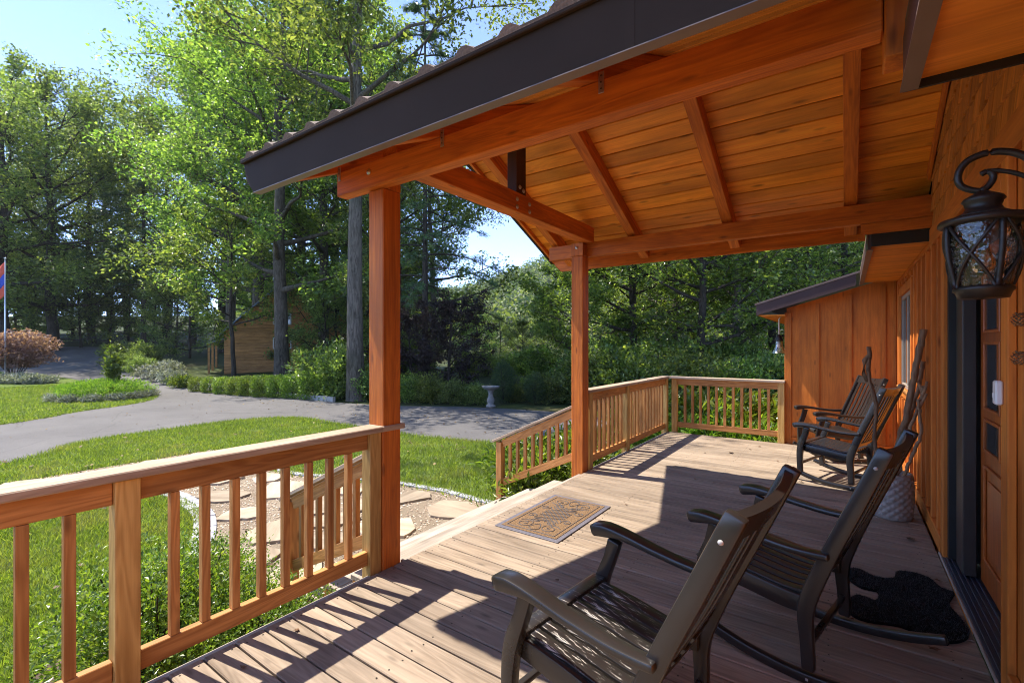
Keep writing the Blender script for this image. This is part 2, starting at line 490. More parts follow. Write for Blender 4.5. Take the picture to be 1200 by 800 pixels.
M['cabin_roof'] = plain('blue_grey_metal_roof', (0.15, 0.19, 0.23), 0.4, 0.1, 3, 0.3)
M['win_tan'] = plain('tan_window_frame', (0.30, 0.25, 0.20), 0.45, 0.05, 12)
M['win_white'] = plain('white_window_frame', (0.62, 0.60, 0.56), 0.45, 0.04, 12)
M['steel_pole'] = plain('aluminium_pole', (0.55, 0.55, 0.55), 0.3, 0.05, 12, 0.8)
M['flag_red'] = plain('red_flag_cloth', (0.62, 0.09, 0.05), 0.85, 0.06, 12)
M['flag_blue'] = plain('blue_flag_cloth', (0.035, 0.07, 0.42), 0.85, 0.06, 12)

def glassmat(name, col, rough=0.03):
    m, n, l, b = new_mat(name)
    b.inputs['Base Color'].default_value = (*col, 1); b.inputs['Roughness'].default_value = rough
    b.inputs['Specular IOR Level'].default_value = 0.8
    return m
M['pane'] = glassmat('dark_window_pane', (0.012, 0.012, 0.013))
def clearglass():
    m, n, l, b = new_mat('seeded_lantern_glass')
    tr = n.new('ShaderNodeBsdfTransparent'); tr.inputs['Color'].default_value = (0.86, 0.80, 0.72, 1)
    gl = n.new('ShaderNodeBsdfGlossy'); gl.inputs['Roughness'].default_value = 0.05
    fr = n.new('ShaderNodeFresnel'); fr.inputs['IOR'].default_value = 1.5
    tc = n.new('ShaderNodeTexCoord'); no = n.new('ShaderNodeTexNoise'); no.inputs['Scale'].default_value = 60
    l.new(tc.outputs['Object'], no.inputs['Vector'])
    bp = n.new('ShaderNodeBump'); bp.inputs['Strength'].default_value = 0.5; bp.inputs['Distance'].default_value = 0.01
    l.new(no.outputs['Fac'], bp.inputs['Height']); l.new(bp.outputs[0], gl.inputs['Normal']); l.new(bp.outputs[0], fr.inputs['Normal'])
    ad = n.new('ShaderNodeMath'); ad.operation = 'MULTIPLY_ADD'; ad.inputs[1].default_value = 1.0; ad.inputs[2].default_value = 0.05
    l.new(fr.outputs[0], ad.inputs[0])
    mx = n.new('ShaderNodeMixShader'); l.new(ad.outputs[0], mx.inputs[0]); l.new(tr.outputs[0], mx.inputs[1]); l.new(gl.outputs[0], mx.inputs[2])
    l.new(mx.outputs[0], n['Material Output'].inputs['Surface'])
    return m
M['glass'] = clearglass()

def paintmat(name, wear):
    m, n, l, b = new_mat(name)
    tc = n.new('ShaderNodeTexCoord')
    no = n.new('ShaderNodeTexNoise'); no.inputs['Scale'].default_value = 5; no.inputs['Detail'].default_value = 5
    l.new(tc.outputs['Object'], no.inputs['Vector'])
    rp = ramp(n, [(0.3, (0.016, 0.0135, 0.012)), (0.7, (0.023, 0.0195, 0.017))]); l.new(no.outputs['Fac'], rp.inputs['Fac'])
    col = rp.outputs['Color']
    rr = n.new('ShaderNodeMapRange'); rr.inputs['To Min'].default_value = 0.25; rr.inputs['To Max'].default_value = 0.32
    l.new(no.outputs['Fac'], rr.inputs['Value']); l.new(rr.outputs[0], b.inputs['Roughness'])
    mp = n.new('ShaderNodeMapping'); mp.inputs['Scale'].default_value = (8, 120, 120)
    l.new(tc.outputs['Object'], mp.inputs['Vector'])
    sn = n.new('ShaderNodeTexNoise'); sn.inputs['Scale'].default_value = 1; sn.inputs['Detail'].default_value = 8; sn.inputs['Roughness'].default_value = 0.7
    l.new(mp.outputs[0], sn.inputs['Vector'])
    pn = n.new('ShaderNodeTexNoise'); pn.inputs['Scale'].default_value = 6; pn.inputs['Detail'].default_value = 3
    l.new(tc.outputs['Object'], pn.inputs['Vector'])
    pr = ramp(n, [(0.40, (0, 0, 0)), (0.55, (1, 1, 1))]); l.new(pn.outputs['Fac'], pr.inputs['Fac'])
    hi = 0.578 if wear else 0.72
    sr = ramp(n, [(hi, (0, 0, 0)), (hi + 0.02, (1, 1, 1))]); l.new(sn.outputs['Fac'], sr.inputs['Fac'])
    f = n.new('ShaderNodeMath'); f.operation = 'MULTIPLY'; l.new(sr.outputs['Color'], f.inputs[0]); l.new(pr.outputs['Color'], f.inputs[1])
    col = mixc(n, l, f.outputs[0], col, (0.46, 0.42, 0.36))
    l.new(col, b.inputs['Base Color'])
    b.inputs['Specular IOR Level'].default_value = 0.55
    return m
M['paint'] = paintmat('dark_chair_paint', False)
M['paint_worn'] = paintmat('worn_chair_paint', True)

def asphalt():
    m, n, l, b = new_mat('old_grey_asphalt')
    tc = n.new('ShaderNodeTexCoord')
    a = n.new('ShaderNodeTexNoise'); a.inputs['Scale'].default_value = 0.35; a.inputs['Detail'].default_value = 8; a.inputs['Roughness'].default_value = 0.65
    f = n.new('ShaderNodeTexNoise'); f.inputs['Scale'].default_value = 45; f.inputs['Detail'].default_value = 4
    v = n.new('ShaderNodeTexVoronoi'); v.inputs['Scale'].default_value = 3.2
    for x in (a, f, v): l.new(tc.outputs['Object'], x.inputs['Vector'])
    rp = ramp(n, [(0.3, (0.078, 0.071, 0.067)), (0.7, (0.132, 0.122, 0.115))]); l.new(a.outputs['Fac'], rp.inputs['Fac'])
    fr = ramp(n, [(0.3, (0.75, 0.75, 0.75)), (0.7, (1.15, 1.15, 1.15))]); l.new(f.outputs['Fac'], fr.inputs['Fac'])
    c = mixc(n, l, 1.0, rp.outputs['Color'], fr.outputs['Color'], 'MULTIPLY')
    sp = ramp(n, [(0.04, (1, 1, 1)), (0.07, (0, 0, 0))]); l.new(v.outputs['Distance'], sp.inputs['Fac'])
    c = mixc(n, l, sp.outputs['Color'], c, (0.06, 0.045, 0.03))
    cn = n.new('ShaderNodeTexNoise'); cn.inputs['Scale'].default_value = 1.5; cn.inputs['Detail'].default_value = 4
    l.new(tc.outputs['Object'], cn.inputs['Vector'])
    dv = mixc(n, l, 0.35, tc.outputs['Object'], cn.outputs['Color'], 'ADD')
    cv = n.new('ShaderNodeTexVoronoi'); cv.feature = 'DISTANCE_TO_EDGE'; cv.inputs['Scale'].default_value = 0.42
    l.new(dv, cv.inputs['Vector'])
    cr = ramp(n, [(0.0, (0.72, 0.72, 0.72)), (0.004, (0.8, 0.8, 0.8)), (0.009, (1, 1, 1))]); l.new(cv.outputs['Distance'], cr.inputs['Fac'])
    c = mixc(n, l, 1.0, c, cr.outputs['Color'], 'MULTIPLY')
    l.new(c, b.inputs['Base Color']); b.inputs['Roughness'].default_value = 0.9
    bp = n.new('ShaderNodeBump'); bp.inputs['Strength'].default_value = 0.4; bp.inputs['Distance'].default_value = 0.01
    l.new(f.outputs['Fac'], bp.inputs['Height']); l.new(bp.outputs[0], b.inputs['Normal'])
    return m
M['asphalt'] = asphalt()

def noisemat(name, stops, scale, rough=0.95, fine=60, bump=0.6, dist=0.02):
    m, n, l, b = new_mat(name)
    tc = n.new('ShaderNodeTexCoord')
    a = n.new('ShaderNodeTexNoise'); a.inputs['Scale'].default_value = scale; a.inputs['Detail'].default_value = 9; a.inputs['Roughness'].default_value = 0.65
    f = n.new('ShaderNodeTexNoise'); f.inputs['Scale'].default_value = fine; f.inputs['Detail'].default_value = 4
    for x in (a, f): l.new(tc.outputs['Object'], x.inputs['Vector'])
    rp = ramp(n, stops); l.new(a.outputs['Fac'], rp.inputs['Fac'])
    fr = ramp(n, [(0.3, (0.6, 0.6, 0.6)), (0.7, (1.3, 1.3, 1.3))]); l.new(f.outputs['Fac'], fr.inputs['Fac'])
    l.new(mixc(n, l, 1.0, rp.outputs['Color'], fr.outputs['Color'], 'MULTIPLY'), b.inputs['Base Color'])
    b.inputs['Roughness'].default_value = rough; b.inputs['Specular IOR Level'].default_value = 0.15
    bp = n.new('ShaderNodeBump'); bp.inputs['Strength'].default_value = bump; bp.inputs['Distance'].default_value = dist
    l.new(f.outputs['Fac'], bp.inputs['Height']); l.new(bp.outputs[0], b.inputs['Normal'])
    return m
M['ground'] = noisemat('woodland_floor', [(0.3, (0.035, 0.045, 0.012)), (0.5, (0.05, 0.065, 0.018)), (0.7, (0.075, 0.055, 0.028))], 0.25, fine=8)
M['lawn'] = noisemat('lawn_turf', [(0.3, (0.075, 0.115, 0.018)), (0.6, (0.12, 0.165, 0.028)), (0.8, (0.18, 0.17, 0.06))], 0.8, fine=70)
M['gravel'] = noisemat('pea_gravel', [(0.3, (0.24, 0.185, 0.125)), (0.6, (0.34, 0.27, 0.19)), (0.8, (0.42, 0.35, 0.265))], 2.0, fine=110, bump=1.0, dist=0.02)

M['grass'] = leafmat('grass_blades', (0.075, 0.115, 0.016), (0.155, 0.218, 0.030), (0.27, 0.31, 0.070), 0.45, 0.45, 0.0, 0.0, (0.27, 0.235, 0.10))
M['leaf'] = leafmat('broadleaf_green', (0.048, 0.085, 0.023), (0.124, 0.190, 0.051), (0.259, 0.328, 0.103), 0.52, 0.34)
M['leaf_lime'] = leafmat('broadleaf_lime', (0.055, 0.096, 0.022), (0.138, 0.208, 0.046), (0.275, 0.34, 0.088), 0.55, 0.34)
M['leaf_deep'] = leafmat('broadleaf_deep', (0.050, 0.088, 0.030), (0.115, 0.175, 0.060), (0.256, 0.319, 0.131), 0.45, 0.34)
M['leaf_far'] = leafmat('distant_canopy', (0.055, 0.091, 0.024), (0.097, 0.144, 0.039), (0.172, 0.220, 0.062), 0.40, 0.6)
M['needle'] = leafmat('pine_needles', (0.022, 0.054, 0.019), (0.048, 0.093, 0.032), (0.104, 0.160, 0.051), 0.30, 0.5)
M['plum'] = leafmat('purple_plum_leaves', (0.013, 0.008, 0.010), (0.029, 0.016, 0.018), (0.058, 0.034, 0.029), 0.35, 0.4)
M['jmaple'] = leafmat('bronze_maple_leaves', (0.17, 0.10, 0.088), (0.30, 0.185, 0.160), (0.48, 0.33, 0.28), 0.35, 0.5)
M['box_leaf'] = leafmat('boxwood_leaves', (0.047, 0.101, 0.014), (0.115, 0.203, 0.027), (0.230, 0.317, 0.047), 0.45, 0.35)
M['silver'] = leafmat('silver_foliage', (0.10, 0.115, 0.095), (0.20, 0.215, 0.185), (0.34, 0.345, 0.31), 0.25, 0.6)


# ------------------------------------------------------------------ terrain
GZ = -0.65
SS = lambda t: t * t * (3 - 2 * t)
def zt(x, y):
    x = np.asarray(x, float); y = np.asarray(y, float)
    d = -0.580 * x + 0.814 * y; l = 0.814 * x + 0.580 * y
    u = l / np.maximum(np.abs(d), 1.0)
    w = SS(np.clip((-u - 0.15) / 0.25, 0, 1)) * (d > 0)
    e = np.clip(d - 20, 0, 30)
    z = GZ + w * (0.0026 * e * e + 0.10 * np.clip(d - 50, 0, 60))
    dist = np.hypot(x, y)
    A = np.interp(u, [-1.2, -0.5, -0.08, 0.07, 0.30, 0.8, 2.0], [8, 16, 40, 64, 90, 100, 100])
    A = np.where(d > 0, A, 10)
    z = z + A * SS(np.clip((dist - 110) / 320, 0, 1))
    return z

rr_ = np.concatenate([[0.5], np.linspace(4, 60, 42), np.geomspace(64, 760, 40)])
na_ = 128
aa_ = np.linspace(0, 2 * np.pi, na_, endpoint=False)
X_ = rr_[:, None] * np.cos(aa_)[None]; Y_ = rr_[:, None] * np.sin(aa_)[None]
Z_ = zt(X_, Y_) - 0.03
V_ = np.stack([X_, Y_, Z_], -1).reshape(-1, 3)
i_ = np.arange(len(rr_) - 1)[:, None] * na_; j_ = np.arange(na_)[None]
F_ = np.stack([i_ + j_, i_ + na_ + j_, i_ + na_ + (j_ + 1) % na_, i_ + (j_ + 1) % na_], -1).reshape(-1, 4)
me = np_mesh('ground', V_, F_, True)
tag(add('ground', me, M['ground']), kind='structure')

def sheet(name, outline, mat, dz, grid=1.0, kind='structure', parent=None):
    n = len(outline); pts = [Vector(p) for p in outline]
    o = np.array(outline); x0, y0 = o.min(0); x1, y1 = o.max(0)
    gx, gy = np.meshgrid(np.arange(x0 + grid / 2, x1, grid), np.arange(y0 + grid / 2, y1, grid))
    gx, gy = gx.ravel(), gy.ravel(); k = in_poly(gx, gy, outline)
    pts += [Vector((float(a), float(b))) for a, b in zip(gx[k], gy[k])]
    r = delaunay_2d_cdt(pts, [], [list(range(n))], 1, 1e-4)
    V = np.array([(p.x, p.y) for p in r[0]])
    Z = zt(V[:, 0], V[:, 1]) + dz
    V = np.column_stack([V, Z]); F = np.array([f if len(f) == 3 else f[:3] for f in r[2]])
    a, b, c = V[F[:, 0]], V[F[:, 1]], V[F[:, 2]]
    flip = np.cross(b - a, c - a)[:, 2] < 0
    F[flip] = F[flip][:, ::-1]
    o = add(name, np_mesh(name, V, F, True), mat, parent)
    if kind: tag(o, kind=kind)
    return o

K = 1.024
def kp(L): return [(x * K, y * K) for x, y in L]
drive_near = kp([(-10.6, -9), (-11.3, -2), (-12.03, 1.48), (-13.38, 2.9), (-13.68, 4.6), (-13.7, 6.3), (-12.9, 7.35), (-10.98, 7.43), (-8.5, 7.45), (-6.15, 7.9), (-4.6, 8.6)])
drive_far = kp([(-4.2, 12.6), (-6.88, 12.83), (-7.82, 12.85), (-10.75, 12.06), (-12.58, 11.02), (-15.24, 10.31), (-16.77, 10.23), (-20.41, 9.92), (-24.7, 10.0), (-31.24, 10.45), (-35.9, 11.1), (-49.6, 12.8), (-59.4, 14.5)])
drive_back = kp([(-64, 11.6), (-58, 7.3), (-60, 2), (-62, -6), (-54, -7), (-50.4, 3.8)])
island_e = kp([(-45.3, 5.6), (-39.3, 6.96), (-34, 7.39), (-25.1, 7.43), (-22.6, 6.95), (-20.94, 5.95), (-19.79, 4.09), (-18.24, 2.25), (-17.3, -2), (-16.4, -9)])
sheet('driveway', smooth_poly(drive_near, 0.4, False) + smooth_poly(drive_far, 0.6, False) + smooth_poly(drive_back, 1.0, False) + smooth_poly(island_e, 0.4, False), M['asphalt'], -0.012, 1.0)

path_far = [(-3.78, 5.02), (-5.2, 5.0), (-6.6, 4.62), (-7.6, 4.25), (-8.8, 4.45), (-9.9, 4.75), (-10.55, 4.3), (-10.65, 3.4), (-10.65, 1.3), (-10.5, -3), (-10.3, -9)]
path_near = [(-9.2, -9), (-9.3, 0.8), (-9.0, 2.0), (-8.15, 2.62), (-6.8, 2.60), (-5.85, 2.27), (-5.3, 1.95), (-4.6, 1.75)]
pf, pn_ = smooth_poly(path_far, 0.2, False), smooth_poly(path_near, 0.2, False)
path = sheet('garden_path', pf + pn_ + [(-2.6, 1.8), (-2.6, 5.02)], M['gravel'], -0.005, 0.6)
lawn_mid_poly = smooth_poly(drive_near, 0.4, False) + [(-3.0, 8.9), (-2.9, 5.08)] + [(x, y) for x, y in pf]
lawn_side_poly = [(-3.4, -9)] + pn_[:-6] + [(-5.0, 1.5), (-4.55, 0.9), (-4.0, 0.4), (-3.4, 0.3)]
lawn_isl_poly = smooth_poly(island_e, 0.5, False) + [(-40 * K, -9), (-48 * K, -6), (-48 * K, 3)]
lawn_mid = sheet('lawn', lawn_mid_poly, M['lawn'], 0.0, 0.8)
lawn_side = sheet('lawn', lawn_side_poly, M['lawn'], 0.0, 0.8)
lawn_isl = sheet('lawn', lawn_isl_poly, M['lawn'], 0.0, 1.5)
bed = sheet('planting_bed', [(-2.6, 1.8), (-4.6, 1.75), (-5.28, 1.93), (-5.0, 1.5), (-4.55, 0.9), (-4.0, 0.4), (-3.4, 0.3), (-3.4, -9), (-2.6, -9)], M['soil'], -0.008, 0.8)

def blades(name, poly, n, hmin, hmax, wid, xr=None, yr=None, seed=1, label=None):
    rng = np.random.default_rng(seed)
    o = np.array(poly); x0, y0 = o.min(0); x1, y1 = o.max(0)
    if xr: x0, x1 = max(x0, xr[0]), min(x1, xr[1])
    if yr: y0, y1 = max(y0, yr[0]), min(y1, yr[1])
    px = rng.uniform(x0, x1, n * 2); py = rng.uniform(y0, y1, n * 2)
    # clumpy density
    cl = np.sin(px * 3.1 + np.sin(py * 2.3) * 2) * np.sin(py * 2.7 + np.sin(px * 1.9) * 2)
    k = in_poly(px, py, poly) & (rng.random(n * 2) < 0.72 + 0.28 * cl)
    px, py = px[k][:n], py[k][:n]; m = len(px)
    a = rng.uniform(0, 2 * np.pi, m); h = rng.uniform(hmin, hmax, m); w = wid * rng.uniform(0.6, 1.3, m)
    lean = rng.uniform(0.1, 1.1, m) * h; la = rng.uniform(0, 2 * np.pi, m)
    z = zt(px, py) - 0.004
    B = np.stack([px, py, z], -1); D = np.stack([np.cos(a), np.sin(a), 0 * a], -1) * w[:, None]
    T = B + np.stack([np.cos(la) * lean, np.sin(la) * lean, h], -1)
    V = np.stack([B - D, B + D, T], 1).reshape(-1, 3)
    F = np.arange(3 * m).reshape(-1, 3)
    ob = add(name, np_mesh(name, V, F), M['grass'])
    return tag(ob, label, 'grass', kind='stuff')
blades('grass', lawn_side_poly, 110000, 0.03, 0.085, 0.006, (-9.5, -3.3), (-1.6, 3), 1, 'short bright green grass between deck railing and curved paver edging')
blades('grass', lawn_mid_poly, 150000, 0.03, 0.08, 0.008, (-14.4, -2.9), (-1.5, 9), 2, 'mown green grass between the gravel path and the driveway')
blades('grass', lawn_isl_poly, 70000, 0.04, 0.09, 0.016, (-34, -16.5), (-4, 8), 3, 'green grass of the island lawn inside the driveway fork')

def fringe(line, n, seed, label):
    rg = np.random.default_rng(seed); L = np.array(line); i = rg.integers(0, len(L) - 1, n); f = rg.random(n)[:, None]
    Pm = L[i] * (1 - f) + L[i + 1] * f + rg.normal(0, 0.07, (n, 2))
    B = np.column_stack([Pm, zt(Pm[:, 0], Pm[:, 1]) - 0.006]); a = rg.uniform(0, 6.28, n); w = rg.uniform(.004, .011, n)[:, None]
    D = np.column_stack([np.cos(a), np.sin(a), 0 * a]) * w; h = rg.uniform(.03, .11, n)
    T = B + np.column_stack([rg.normal(0, .04, n), rg.normal(0, .04, n), h])
    return tag(add('grass_fringe', np_mesh('grass_fringe', np.stack([B - D, B + D, T], 1).reshape(-1, 3), np.arange(3 * n).reshape(-1, 3)), M['grass']), label, 'grass', kind='stuff')
fringe(smooth_poly(drive_near, 0.4, False), 9000, 21, 'ragged grass edge creeping over the near side of the driveway')
fringe([p for p in smooth_poly(island_e, 0.5, False) if p[0] > -30], 6000, 22, 'ragged grass edge of the island lawn along the driveway')
fringe(pf, 5000, 23, 'ragged grass edge along the far side of the gravel path')
rg = np.random.default_rng(31)
lx = rg.uniform(-26, -4, 2600); ly = rg.uniform(-2, 13, 2600)
pz = zt(lx, ly) + 0.012 + np.where(in_poly(lx, ly, lawn_mid_poly) | in_poly(lx, ly, lawn_isl_poly) | in_poly(lx, ly, lawn_side_poly), 0.045, 0.0)
keep = rg.random(2600) < np.where(ly > 8.5, 0.9, 0.35)
Cn = np.column_stack([lx, ly, pz])[keep]; m = len(Cn); a = rg.uniform(0, 6.28, m); Ls = rg.uniform(.018, .05, m)[:, None]
t_ = np.column_stack([np.cos(a), np.sin(a), rg.normal(0, .25, m)]); b_ = np.column_stack([-np.sin(a), np.cos(a), rg.normal(0, .25, m)])
tag(add('leaf_litter', np_mesh('leaf_litter', np.stack([Cn - t_ * Ls, Cn + b_ * Ls * .55, Cn + t_ * Ls, Cn - b_ * Ls * .55], 1).reshape(-1, 3), np.arange(4 * m).reshape(-1, 4)), leafmat('litter', (0.05, 0.028, 0.012), (0.13, 0.075, 0.03), (0.26, 0.18, 0.07), 0.1, 0.8, 0, 0)), 'scattered small fallen leaves over driveway and lawn', 'leaves', kind='stuff')

# kerb stones along the far edge of the driveway
kerb = smooth_poly(kp([(-15.6, 10.42), (-16.77, 10.35), (-20.41, 10.04), (-24.7, 10.12), (-31.24, 10.57), (-35.9, 11.2)]), 0.55, False)
kroot = thing('kerb', (kerb[0][0], kerb[0][1], GZ), 'low pale concrete kerb between driveway and clipped hedge', 'kerb')
for a, b in zip(kerb[:-1], kerb[1:]):
    d = Vector((b[0] - a[0], b[1] - a[1])); L = d.length
    mx_, my_ = (a[0] + b[0]) / 2, (a[1] + b[1]) / 2
    add('kerb_stone', box_mesh(round(L, 1) - 0.01, 0.13, 0.22, 0.01, M['concrete']), None, kroot, (mx_, my_, float(zt(mx_, my_)) + 0.05), (0, 0, math.atan2(d.y, d.x)))

# pavers edging the gravel path, flagstones and pebbles
def pavers(line, rows, step=0.21):
    P = [Vector(p) for p in line]; acc = 0.0
    for i in range(len(P) - 1):
        d = P[i + 1] - P[i]; L = d.length
        if L < 1e-6: continue
        d.normalize(); nrm = Vector((-d.y, d.x))
        while acc < L:
            c = P[i] + d * acc
            for r_ in range(rows):
                q = c + nrm * (0.12 * (r_ - (rows - 1) / 2))
                o = add('paver', box_mesh(0.2, 0.112, 0.07, 0.006, M['paver']), None, path, (q.x, q.y, GZ - 0.012 + random.uniform(-0.006, 0.006)), (random.uniform(-.02, .02), random.uniform(-.02, .02), math.atan2(d.y, d.x) + random.uniform(-.05, .05)))
            acc += step
        acc -= L
pavers([p for p in pf if p[1] > 3.0 and p[0] > -9.6], 1)
pavers([p for p in pn_ if p[1] > 1.2][:-3], 2)
rng = np.random.default_rng(11)
path_poly = pf + pn_ + [(-2.6, 1.8), (-2.6, 5.02)]
stones = []
for tr in range(6000):
    x, y = rng.uniform(-10.3, -4.0), rng.uniform(-1.5, 4.9)
    r = rng.uniform(0.27, 0.46)
    ring = [(x + 1.15 * r * math.cos(t), y + 1.15 * r * math.sin(t)) for t in np.linspace(0, 6.28, 8)]
    if not all(in_poly(np.array([p[0] for p in ring]), np.array([p[1] for p in ring]), path_poly)): continue
    if any((x - a) ** 2 + (y - b) ** 2 < (0.94 * (r + c)) ** 2 for a, b, c in stones): continue
    stones.append((x, y, r))
    if len(stones) > 46: break
for x, y, r in stones:
    n = int(rng.integers(5, 8)); ph = rng.uniform(0, 6.28)
    ang = np.sort(ph + np.linspace(0, 2 * np.pi, n, endpoint=False) + rng.uniform(-0.28, 0.28, n))
    rad = r * rng.uniform(0.78, 1.18, n)
    poly = [(float(q * math.cos(a) * 1.15), float(q * math.sin(a) * 0.9)) for q, a in zip(rad, ang)]
    jag = []
    for pa, pb in zip(poly, poly[1:] + poly[:1]):
        for f_ in (0.0, 0.33, 0.67): jag.append((pa[0] + (pb[0] - pa[0]) * f_ + rng.normal(0, 0.012), pa[1] + (pb[1] - pa[1]) * f_ + rng.normal(0, 0.012)))
    poly = jag
    add('flagstone', prism_mesh('flagstone', poly, -0.02, 0.032, 0.008), M['flag'], path, (x, y, GZ - 0.005), (rng.uniform(-.015, .015), rng.uniform(-.015, .015), rng.uniform(0, 6.28)))
n = 26000
px, py = rng.uniform(-10.6, -2.7, n), rng.uniform(-1.5, 5.0, n)
k = in_poly(px, py, path_poly)
for x, y, r in stones: k &= ((px - x) ** 2 + (py - y) ** 2 > (0.8 * r) ** 2)
px, py = px[k], py[k]; m = len(px)
oct_v = np.array([(1, 0, 0), (0, 1, 0), (-1, 0, 0), (0, -1, 0), (0, 0, .7), (0, 0, -.7)])
oct_f = np.array([(0, 1, 4), (1, 2, 4), (2, 3, 4), (3, 0, 4)])
sc_ = rng.uniform(0.006, 0.016, m); an = rng.uniform(0, 6.28, m)
ca, sa = np.cos(an), np.sin(an)
vx = oct_v[None, :, 0] * rng.uniform(.7, 1.4, m)[:, None]; vy = oct_v[None, :, 1]
V = np.stack([px[:, None] + sc_[:, None] * (vx * ca[:, None] - vy * sa[:, None]), py[:, None] + sc_[:, None] * (vx * sa[:, None] + vy * ca[:, None]), GZ + sc_[:, None] * oct_v[None, :, 2] + np.zeros((m, 1))], -1).reshape(-1, 3)
F = (oct_f[None] + 6 * np.arange(m)[:, None, None]).reshape(-1, 3)
m_, n_, l_, b_ = new_mat('loose_pebbles')
g_ = n_.new('ShaderNodeNewGeometry'); r_ = ramp(n_, [(0.0, (0.16, 0.105, 0.07)), (0.5, (0.37, 0.26, 0.165)), (1.0, (0.58, 0.49, 0.39))])
l_.new(g_.outputs['Random Per Island'], r_.inputs['Fac']); l_.new(r_.outputs['Color'], b_.inputs['Base Color']); b_.inputs['Roughness'].default_value = 0.8
pb = add('pebbles', np_mesh('pebbles', V, F, True), m_, path); tag(pb, kind='stuff')

# ------------------------------------------------------------------ deck
EX = -2.52                                                        # outer edge of the deck boards
deck = thing('deck', (-1.0, 3.6, GZ), 'weathered wooden porch deck of wide pale boards running out from the house wall', 'deck')
y = -1.2
while y < 8.16:
    w = 0.1355
    jx = random.uniform(-.004, .004)
    o = box('deck_board', (EX + 0.004, y, -0.036), (0.535, y + w, 0.0), M['deck'], deck, 0.005)
    o.location.z += random.uniform(-0.0012, 0.0012); o.location.x += jx * 0.3
    y += w + 0.0095
box('rim_board', (EX - 0.042, -1.25, -0.26), (EX - 0.002, 2.02, -0.012), M['deckY'], deck)
box('rim_board', (EX - 0.042, 2.24, -0.26), (EX - 0.002, 4.94, -0.012), M['deckY'], deck)
box('rim_board', (EX - 0.042, 5.16, -0.26), (EX - 0.002, 8.22, -0.012), M['deckY'], deck)
box('rim_board', (EX, 8.185, -0.26), (0.5, 8.222, -0.012), M['deck'], deck)
for yy in np.arange(-1.0, 8.3, 1.3):
    pass
for xx in (-2.3, -1.75, -1.2, -.65, -.1, .4):
    box('joist', (xx, -1.2, -0.24), (xx + 0.04, 8.17, -0.04), M['deckY'], deck)
box('skirt', (EX - 0.035, -1.2, GZ - 0.1), (EX - 0.01, 2.0, -0.262), M['cedarY'], deck)

sv, sf = [], []
rs = random.Random(3)
y = -1.2
while y < 8.16:
    for xx in (-2.46, -1.73, -1.18, -0.63, -0.08, 0.42):
        for dy in (0.03, 0.107):
            cx, cy = xx + rs.uniform(-.012, .012), y + dy + rs.uniform(-.006, .006); b0 = len(sv)
            for k in range(6): sv.append((cx + 0.0048 * math.cos(k * 1.047), cy + 0.0048 * math.sin(k * 1.047), 0.0022))
            sf.append(tuple(range(b0, b0 + 6)))
    y += 0.137 + 0.008
tag(add('deck_screws', py_mesh('deck_screws', sv, sf), M['bark_dark'], deck), kind='stuff')

# ------------------------------------------------------------------ front stairs
RUN, RIS = 0.372, 0.165
st = thing('stairs', (-3.1, 3.57, GZ), 'wide wooden porch steps leading down to the gravel path', 'steps')
for i in range(3):
    x1 = EX - 0.045 - i * RUN; z1 = -RIS * (i + 1)
    for q in range(2):
        xa = x1 - (q + 1) * 0.19
        box('tread', (xa + 0.003, 2.10, z1 - 0.038), (xa + 0.187, 5.02, z1), M['deckY'], st, 0.004)
    box('riser', (x1 - 2 * 0.19 + 0.012, 2.14, z1 - RIS + 0.002), (x1 - 2 * 0.19 + 0.032, 4.98, z1 - 0.040), M['deckY'], st)
for yy in (2.12, 2.82, 3.55, 4.28, 4.96):
    poly = [(EX - 0.05, GZ - .05)]
    for i in range(3):
        x1 = EX - 0.045 - i * RUN; z1 = -RIS * (i + 1) - 0.04
        poly += [(x1, z1), (x1 - 2 * 0.19 + 0.03, z1)]
    poly += [(EX - 0.045 - 2 * RUN - 0.35, GZ - .05)]
    me = prism_mesh('stringer', poly, -0.02, 0.02); 
    me.transform(Matrix(((1, 0, 0, 0), (0, 0, 1, 0), (0, 1, 0, 0), (0, 0, 0, 1))))
    add('stringer', me, M['cedarX'], st, (0, yy, 0))

# ------------------------------------------------------------------ railings
RX = -2.575        # centre line of the railing
BS = 0.1375
def rail_y(name, y0, y1, posts, label, capends):
    t = thing(name, (RX, (y0 + y1) / 2, 0), label, 'railing')
    for py_ in posts:
        box('post', (RX - 0.045, py_, -0.24), (RX + 0.045, py_ + 0.09, 0.918), M['treated'], t, 0.004)
    pp = sorted(posts)
    for a, b in zip(pp[:-1], pp[1:]):
        box('top_rail', (RX - 0.02, a + 0.092, 0.815), (RX + 0.02, b - 0.002, 0.916), M['cedarY'], t)
        box('bottom_rail', (RX - 0.02, a + 0.092, 0.055), (RX + 0.02, b - 0.002, 0.145), M['cedarY'], t)
        n = max(1, int(round((b - a - 0.09) / BS)) - 1)
        s = (b - a - 0.09) / (n + 1)
        for i in range(n):
            yy = a + 0.09 + s * (i + 1) + random.uniform(-.003, .003)
            box('baluster', (RX - 0.019, yy - 0.019, 0.147), (RX + 0.019, yy + 0.019, 0.813), M['cedarZ'], t, 0.002)
    box('cap_rail', (RX - 0.082, capends[0], 0.92), (RX + 0.066, capends[1], 0.957), M['cap'], t, 0.005)
    return t
rail_y('deck_railing', -1.25, 2.05, [-1.75, -0.53, 0.645, 1.958], 'pale cedar deck railing with flat cap beside the lawn and boxwood shrub', (-1.9, 2.048))
